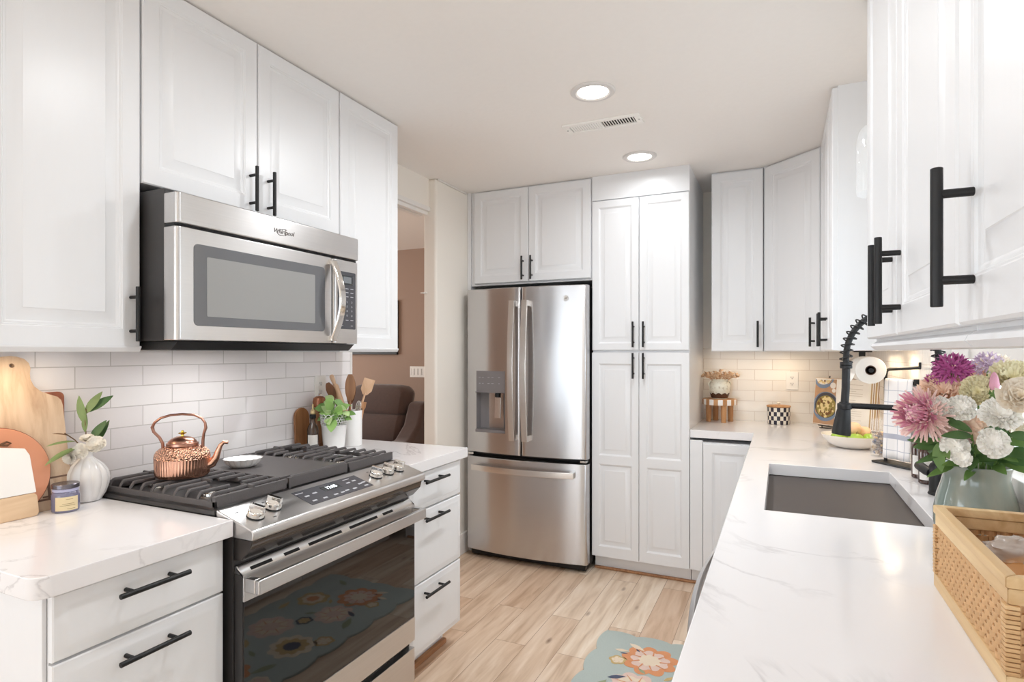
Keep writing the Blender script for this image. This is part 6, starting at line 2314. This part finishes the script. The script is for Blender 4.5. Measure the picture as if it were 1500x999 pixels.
def stem_to(t, c, d, r=0.0022):
    c, d = Vector(c), Vector(d).normalized()
    b = NECK + (c - NECK) * 0.05 - Z * 0.10
    b.x = VX2 + max(-0.045, min(0.045, (c.x - VX2) * 0.35))
    b.y = VY2 + max(-0.045, min(0.045, (c.y - VY2) * 0.35))
    nk = V(b.x, b.y, 1.115)
    mid_ = nk.lerp(c, 0.5) - d * 0.012
    MB().tube([b, nk, mid_, c - d * 0.008], r, 7).build('stem', green2, t)
    # calyx under the bloom
    u, w_, dd = frame_of(d)
    m = MB()
    m.loft([[c - dd * 0.012 + (u * math.cos(2 * PI * k / 10) + w_ * math.sin(2 * PI * k / 10)) * r for k in range(10)], [c - dd * 0.0075 + (u * math.cos(2 * PI * k / 10) + w_ * math.sin(2 * PI * k / 10)) * 0.005 for k in range(10)]])
    m.build('calyx', green2, t)


def flower(name, label, c, d, r, mt, seed, layers=6, cup=0.4, ruff=0.18, n0=9, cat='flower'):
    t = T(name, label, cat, c, BG)
    m = MB()
    carnation(m, c, d, r, layers, cup, seed, ruff, 0, n0)
    m.build('bloom', mt, t)
    stem_to(t, c, d)
    return t


# the big pink chrysanthemum
c, d = V(0.292, 1.600, 1.228), V(-0.62, -0.70, 0.18).normalized()
t = T('chrysanthemum', 'big pink chrysanthemum with many thin petals, left of the bouquet', 'flower', c, BG)
rnd = random.Random(4)
u, w_, d = frame_of(d)
mats_ = [pinkm, pinkt]
m = MB()
R_ = 0.062
for L_ in range(12):
    q = (L_ + 1) / 12
    n = int(12 + 30 * q)
    tl = math.radians(86 - 96 * q)
    for i in range(n):
        a = 2 * PI * (i + 0.37 * L_) / n + rnd.uniform(-0.10, 0.10)
        rd = u * math.cos(a) + w_ * math.sin(a)
        tg = -u * math.sin(a) + w_ * math.cos(a)
        ln = R_ * (0.62 + 0.38 * q) * rnd.uniform(0.86, 1.10)
        rows = []
        for j in range(6):
            s = j / 5
            bend = tl + 0.85 * s * s * (1 - 0.6 * q) - 0.25 * s * q
            p = c + (rd * math.cos(bend) + d * math.sin(bend)) * ln * s
            hw = 0.0042 * (0.5 + 0.5 * math.sin(PI * min(1, 0.15 + 0.8 * s))) * (1.2 - 0.5 * s)
            nn_ = (d * math.cos(bend) - rd * math.sin(bend))
            rows.append([p - tg * hw + nn_ * 0.0012, p - nn_ * 0.0004, p + tg * hw + nn_ * 0.0012])
        m.sheet(rows, 1 if (q > 0.75 or rnd.random() < 0.3) else 0)
m.build('bloom', mats_, t)
stem_to(t, c - d * 0.004, d, 0.003)


def cluster(name, label, c, d, r, mt, seed, n=60):
    """round head of many small pointed florets"""
    t = T(name, label, 'flower', c, BG)
    rnd = random.Random(seed)
    m = MB()
    c = V(*c)
    for i in range(n):
        z = 1 - 2 * (i + 0.5) / n
        a = i * 2.39996
        q = math.sqrt(1 - z * z)
        dd = V(q * math.cos(a), q * math.sin(a), z)
        if dd.z < -0.75:
            continue
        p = c + dd * r * rnd.uniform(0.5, 0.68)
        m.tube([c + dd * r * 0.15, p], 0.0011, 4)
        u, w2, dd = frame_of(dd)
        for k in range(5):
            b = 2 * PI * k / 5 + rnd.uniform(-0.3, 0.3)
            ld = (dd * 0.9 + (u * math.cos(b) + w2 * math.sin(b)) * 0.6)
            leaf(m, p, ld, dd - ld * 0.5, r * rnd.uniform(0.38, 0.50), r * 0.075, 0.1, 4)
    m.build('bloom', mt, t)
    stem_to(t, c, d)


cluster('allium', 'magenta spiky flower head standing highest on the left', (0.366, 1.675, 1.328), (0, -0.2, 1), 0.043, magm, 1, 64)
cluster('allium', 'small magenta flower head behind the pink chrysanthemum', (0.338, 1.705, 1.296), (-0.3, -0.2, 1), 0.026, magm, 2, 34)
cluster('allium', 'pale lilac spiky flower at the top in front of the window', (0.440, 1.705, 1.340), (0, -0.1, 1), 0.034, mat('lilac_petal', (214, 196, 214), 0.6, sss=0.1), 3, 44)
FD = V(-0.30, -0.90, 0.30)
flower('carnation', 'large cream-peach bloom just right above the chrysanthemum', (0.352, 1.690, 1.272), (-0.3, -0.7, 0.6), 0.052, peam, 31, 6, 0.4, 0.16, 10)
flower('carnation', 'pale peach bloom filling the bouquet top, left of the lilac flower', (0.412, 1.745, 1.308), (-0.1, -0.7, 0.6), 0.046, peam, 32, 5, 0.4, 0.16, 9)
flower('carnation', 'lime-cream bloom in the centre of the bouquet top', (0.402, 1.625, 1.280), FD, 0.040, limem, 33, 6, 0.7, 0.14, 10)
flower('carnation', 'white carnation touching the right edge of the chrysanthemum', (0.322, 1.585, 1.246), (-0.35, -0.85, 0.35), 0.027, petalw, 34)
flower('carnation', 'white carnation second from the chrysanthemum, in the same row', (0.361, 1.585, 1.246), (-0.2, -0.9, 0.35), 0.031, petalw, 35)
flower('carnation', 'peach open bloom below the row of white carnations', (0.373, 1.592, 1.206), (-0.2, -0.95, 0.1), 0.040, peam, 36, 4, 0.2, 0.14, 8)
flower('carnation', 'pink-tinged white bloom low in the middle above the leaves', (0.354, 1.590, 1.182), (-0.35, -0.9, 0.0), 0.034, pinkt, 37, 4, 0.2, 0.16, 8)
flower('carnation', 'flat white carnation on the right half of the bouquet', (0.420, 1.545, 1.238), (-0.15, -0.75, 0.6), 0.040, petalw, 38, 4, 0.2, 0.12, 10)
flower('carnation', 'large cream rose-like bloom at the upper right', (0.456, 1.555, 1.276), (-0.2, -0.9, 0.3), 0.050, creamp, 39, 6, 0.8, 0.06, 9)
flower('carnation', 'white carnation in front of the leaves, lower left', (0.347, 1.570, 1.163), (-0.35, -0.9, 0.1), 0.030, petalw, 40, 4, 0.3, 0.14, 9)
flower('carnation', 'white carnation in front of the leaves, lower right', (0.404, 1.535, 1.180), (-0.2, -0.9, 0.25), 0.033, petalw, 41, 4, 0.3, 0.14, 9)
flower('carnation', 'lowest white carnation hanging at the vase rim', (0.356, 1.555, 1.140), (-0.25, -0.85, 0.4), 0.021, petalw, 42, 4, 0.4, 0.14, 8)
flower('carnation', 'lime-green bloom at the far upper right by the window', (0.470, 1.655, 1.308), (-0.2, -0.8, 0.6), 0.046, limem, 43, 5, 0.6, 0.14, 10)
flower('carnation', 'pale bloom half hidden at the right edge of the bouquet', (0.470, 1.625, 1.200), (-0.1, -0.95, 0.1), 0.034, creamp, 44, 4, 0.4, 0.14, 9)
flower('carnation', 'cream bloom peeking out at the top right against the window', (0.462, 1.735, 1.335), (-0.1, -0.6, 0.8), 0.036, creamp, 45, 5, 0.5, 0.14, 9)
# pink rosebud
c = V(0.424, 1.600, 1.302)
t = T('flower_bud', 'closed pink bud standing between the lime and cream blooms', 'flower', c, BG)
MB().lathe(c - Z * 0.022, [(0.003, 0), (0.008, 0.006), (0.0095, 0.018), (0.0075, 0.034), (0.004, 0.044), (0.001, 0.047)], 16, mod=lambda a, r, z: 1 + 0.08 * math.cos(3 * a + z * 90)).build('bud', pinkm, t)
MB().lathe(c - Z * 0.040, [(0.003, 0), (0.008, 0.004), (0.0105, 0.016), (0.0095, 0.026), (0.0065, 0.024)], 16).build('sepal', green2, t)
stem_to(t, c - Z * 0.038, Z)
# greenery: leafy stems fanning out of the neck
rnd = random.Random(8)
for i, (ex, ey, ez, lb) in enumerate(((0.322, 1.590, 1.160, 'leafy green stem under the pink chrysanthemum'), (0.375, 1.560, 1.190, 'leafy green stem between the two low white carnations'), (0.440, 1.560, 1.190, 'leafy green stem at the right of the vase mouth'), (0.345, 1.640, 1.200, 'leafy green stem behind the white carnations'), (0.415, 1.590, 1.230, 'leafy green stem in the middle of the bouquet'), (0.382, 1.572, 1.150, 'short leafy green stem just above the front of the vase rim'), (0.446, 1.580, 1.155, 'short leafy green stem at the right of the vase rim'))):
    e = V(ex, ey, ez)
    b = V(VX2 + (ex - VX2) * 0.4, VY2 + (ey - VY2) * 0.4, 1.09)
    t = T('greenery', lb, 'leafy stem', e, 'green stems in the grey-green vase')
    MB().tube([b, b.lerp(e, 0.5) + Z * 0.012, e], 0.0022, 7).build('stem', green2, t)
    for k in range(9):
        p = b.lerp(e, 0.25 + 0.75 * k / 8) + Z * 0.008
        dr = (e - b).normalized()
        a = rnd.uniform(0, 2 * PI)
        u, w_, dd = frame_of(dr)
        ld = dd * 0.5 + (u * math.cos(a) + w_ * math.sin(a)) * 0.8 - Z * 0.1
        m = MB()
        leaf(m, p, ld, V(-0.3, -0.8, 0.5), rnd.uniform(0.045, 0.070), rnd.uniform(0.009, 0.014), 0.2)
        m.build('leaf', green if k % 3 else green2, t)
t = T('greenery', 'single broad leaf drooping left of the vase mouth', 'leafy stem', (0.318, 1.585, 1.150), 'green stems in the grey-green vase')
m = MB()
leaf(m, (0.318, 1.585, 1.165), (0.1, -0.1, -1), (-0.5, -0.85, 0.1), 0.062, 0.014, 0.05)
m.build('leaf', green2, t)
MB().tube([(VX2 - 0.04, VY2 - 0.03, 1.100), (0.345, 1.600, 1.150), (0.318, 1.585, 1.166)], 0.002, 7).build('stem', green2, t)

# ------------------------------------------------------------------ rattan basket
BX0, BX1, BY0, BY1, BZ0, BZ1 = 0.270, 0.482, 0.975, 1.380, 0.9155, 1.073
t = T('basket', 'rectangular woven rattan basket on the long worktop', 'basket', ((BX0 + BX1) / 2, (BY0 + BY1) / 2, BZ0))
rat = wood('pale_rattan', (196, 158, 110), (232, 204, 158), axis=1, scale=5)
ratd = mat('woven_rattan', (202, 162, 118), 0.6, var=0.22, scale=70)
ratx = wood('rattan_binding', (190, 148, 100), (222, 186, 138), axis=0, scale=5)
# rim: four mitred slats
m = MB()
rw = 0.017
def rim(x0, y0, x1, y1, z0, z1, w_):
    o_ = [(x0, y0), (x1, y0), (x1, y1), (x0, y1)]
    i_ = [(x0 + w_, y0 + w_), (x1 - w_, y0 + w_), (x1 - w_, y1 - w_), (x0 + w_, y1 - w_)]
    for k in range(4):
        q = (k + 1) % 4
        mm = MB()
        mm.loft([[(*o_[k], z0), (*o_[k], z1), (*i_[k], z1), (*i_[k], z0)], [(*o_[q], z0), (*o_[q], z1), (*i_[q], z1), (*i_[q], z0)]])
        yield mm
for mm in rim(BX0, BY0, BX1, BY1, BZ1 - 0.016, BZ1, rw):
    mm.build('rim_slat', rat, t, bevel=0.0025)
for mm in rim(BX0 + 0.003, BY0 + 0.003, BX1 - 0.003, BY1 - 0.003, BZ1 - 0.038, BZ1 - 0.0165, 0.011):
    mm.build('upper_rail', rat, t, bevel=0.002)
for mm in rim(BX0 + 0.001, BY0 + 0.001, BX1 - 0.001, BY1 - 0.001, BZ0, BZ0 + 0.026, 0.012):
    mm.build('base_rail', rat, t, bevel=0.002)
for x in (BX0 + 0.008, BX1 - 0.008):
    for y in (BY0 + 0.008, BY1 - 0.008):
        m = MB()
        rings = []
        n = 15
        z0, z1 = BZ0 + 0.026, BZ1 - 0.038
        for i in range(n):
            za, zb = z0 + (z1 - z0) * i / n, z0 + (z1 - z0) * (i + 1) / n
            m.box(x - 0.0085, y - 0.0085, za + 0.0003, x + 0.0085, y + 0.0085, zb - 0.0003)
        m.build('corner_post', ratx, t, bevel=0.0016)
MB().box(BX0 + 0.012, BY0 + 0.012, BZ0 + 0.004, BX1 - 0.012, BY1 - 0.012, BZ0 + 0.010).build('bottom', ratx, t)


def weave(p, q, out, z0, z1, ns):
    """woven panel from p to q: upright stakes and strands passing in front and behind"""
    p, q, out = Vector(p), Vector(q), Vector(out)
    d = (q - p)
    L_ = d.length
    d.normalize()
    m = MB()
    k = int(L_ / 0.0115)
    for i in range(k + 1):
        c = p + d * L_ * i / k
        m.obox(c + Z * (z0 + z1) / 2, d * 0.0022, Z * (z1 - z0) / 2, out * 0.0012)
    for j in range(ns):
        zc = z0 + (z1 - z0) * (j + 0.5) / ns
        hh = (z1 - z0) / ns * 0.44
        rows = []
        N_ = k * 6
        for i in range(N_ + 1):
            s = L_ * i / N_
            off = 0.0032 * math.cos(PI * k * i / N_) * (1 if j % 2 else -1)
            b = p + d * s + out * off
            rows.append([b - Z * (-zc + hh) + out * 0.0009, b + Z * (zc + hh) + out * 0.0009, b + Z * (zc + hh) - out * 0.0009, b - Z * (-zc + hh) - out * 0.0009])
        m.loft(rows)
    m.build('woven_panel', ratd, t)


zz0, zz1 = BZ0 + 0.026, BZ1 - 0.038
weave((BX0 + 0.007, BY0 + 0.017, 0), (BX0 + 0.007, BY1 - 0.017, 0), XM, zz0, zz1, 9)
weave((BX1 - 0.007, BY0 + 0.017, 0), (BX1 - 0.007, BY1 - 0.017, 0), XP, zz0, zz1, 9)
weave((BX0 + 0.017, BY1 - 0.007, 0), (BX1 - 0.017, BY1 - 0.007, 0), YP, zz0, zz1, 9)
weave((BX0 + 0.017, BY0 + 0.007, 0), (BX1 - 0.017, BY0 + 0.007, 0), YM, zz0, zz1, 9)
# golden buns and crumpled clear bags inside
bunm = mat('golden_bread', (206, 150, 92), 0.55, var=0.16, scale=25, bump=0.2)
for i, (x, y, r, sx, lb) in enumerate(((0.395, 1.285, 0.052, 1.15, 'golden bread roll at the far end of the rattan basket'), (0.360, 1.165, 0.055, 1.0, 'golden bread roll in the middle of the rattan basket'), (0.405, 1.055, 0.052, 1.1, 'golden bread roll at the near end of the rattan basket'))):
    c = V(x, y, BZ0 + 0.0105 + r * 0.85)
    t = T('bread_roll', lb, 'bread', c, 'bread rolls in the rattan basket')
    MB().sphere(c, r, 28, 16, sz=0.85, sx=sx).build('crust', bunm, t)
def crumple(name, label, c, rx_, ry_, rz_, seed):
    m = MB()
    n, k = 40, 20
    rnd = random.Random(seed)
    off = V(rnd.random() * 10, rnd.random() * 10, rnd.random() * 10)
    rings = []
    for i in range(k + 1):
        a = PI * i / k
        ring = []
        for j in range(n):
            b = 2 * PI * j / n
            dv = V(math.sin(a) * math.cos(b), math.sin(a) * math.sin(b), -math.cos(a))
            q = 0.80 + 0.38 * abs(mnoise.noise(dv * 2.3 + off)) + 0.20 * abs(mnoise.noise(dv * 5.5 + off))
            ring.append((c[0] + dv.x * rx_ * q, c[1] + dv.y * ry_ * q, c[2] + dv.z * rz_ * q))
        rings.append(ring)
    m.loft(rings, False, False)
    o = m.build(name, mat('clear_crumpled_plastic', (238, 236, 232), 0.12, var=0.02, alpha=0.42, coat=0.4), None, ang=70)
    o.location = (0, 0, 0)
    return tag(o, label, 'plastic bag', 'clear bags in the rattan basket')
crumple('plastic_bag', 'crumpled clear plastic bag at the far end of the basket', (0.385, 1.300, BZ0 + 0.105), 0.058, 0.036, 0.026, 1)
crumple('plastic_bag', 'crumpled clear plastic bag in the middle of the basket', (0.405, 1.185, BZ0 + 0.108), 0.050, 0.055, 0.026, 2)
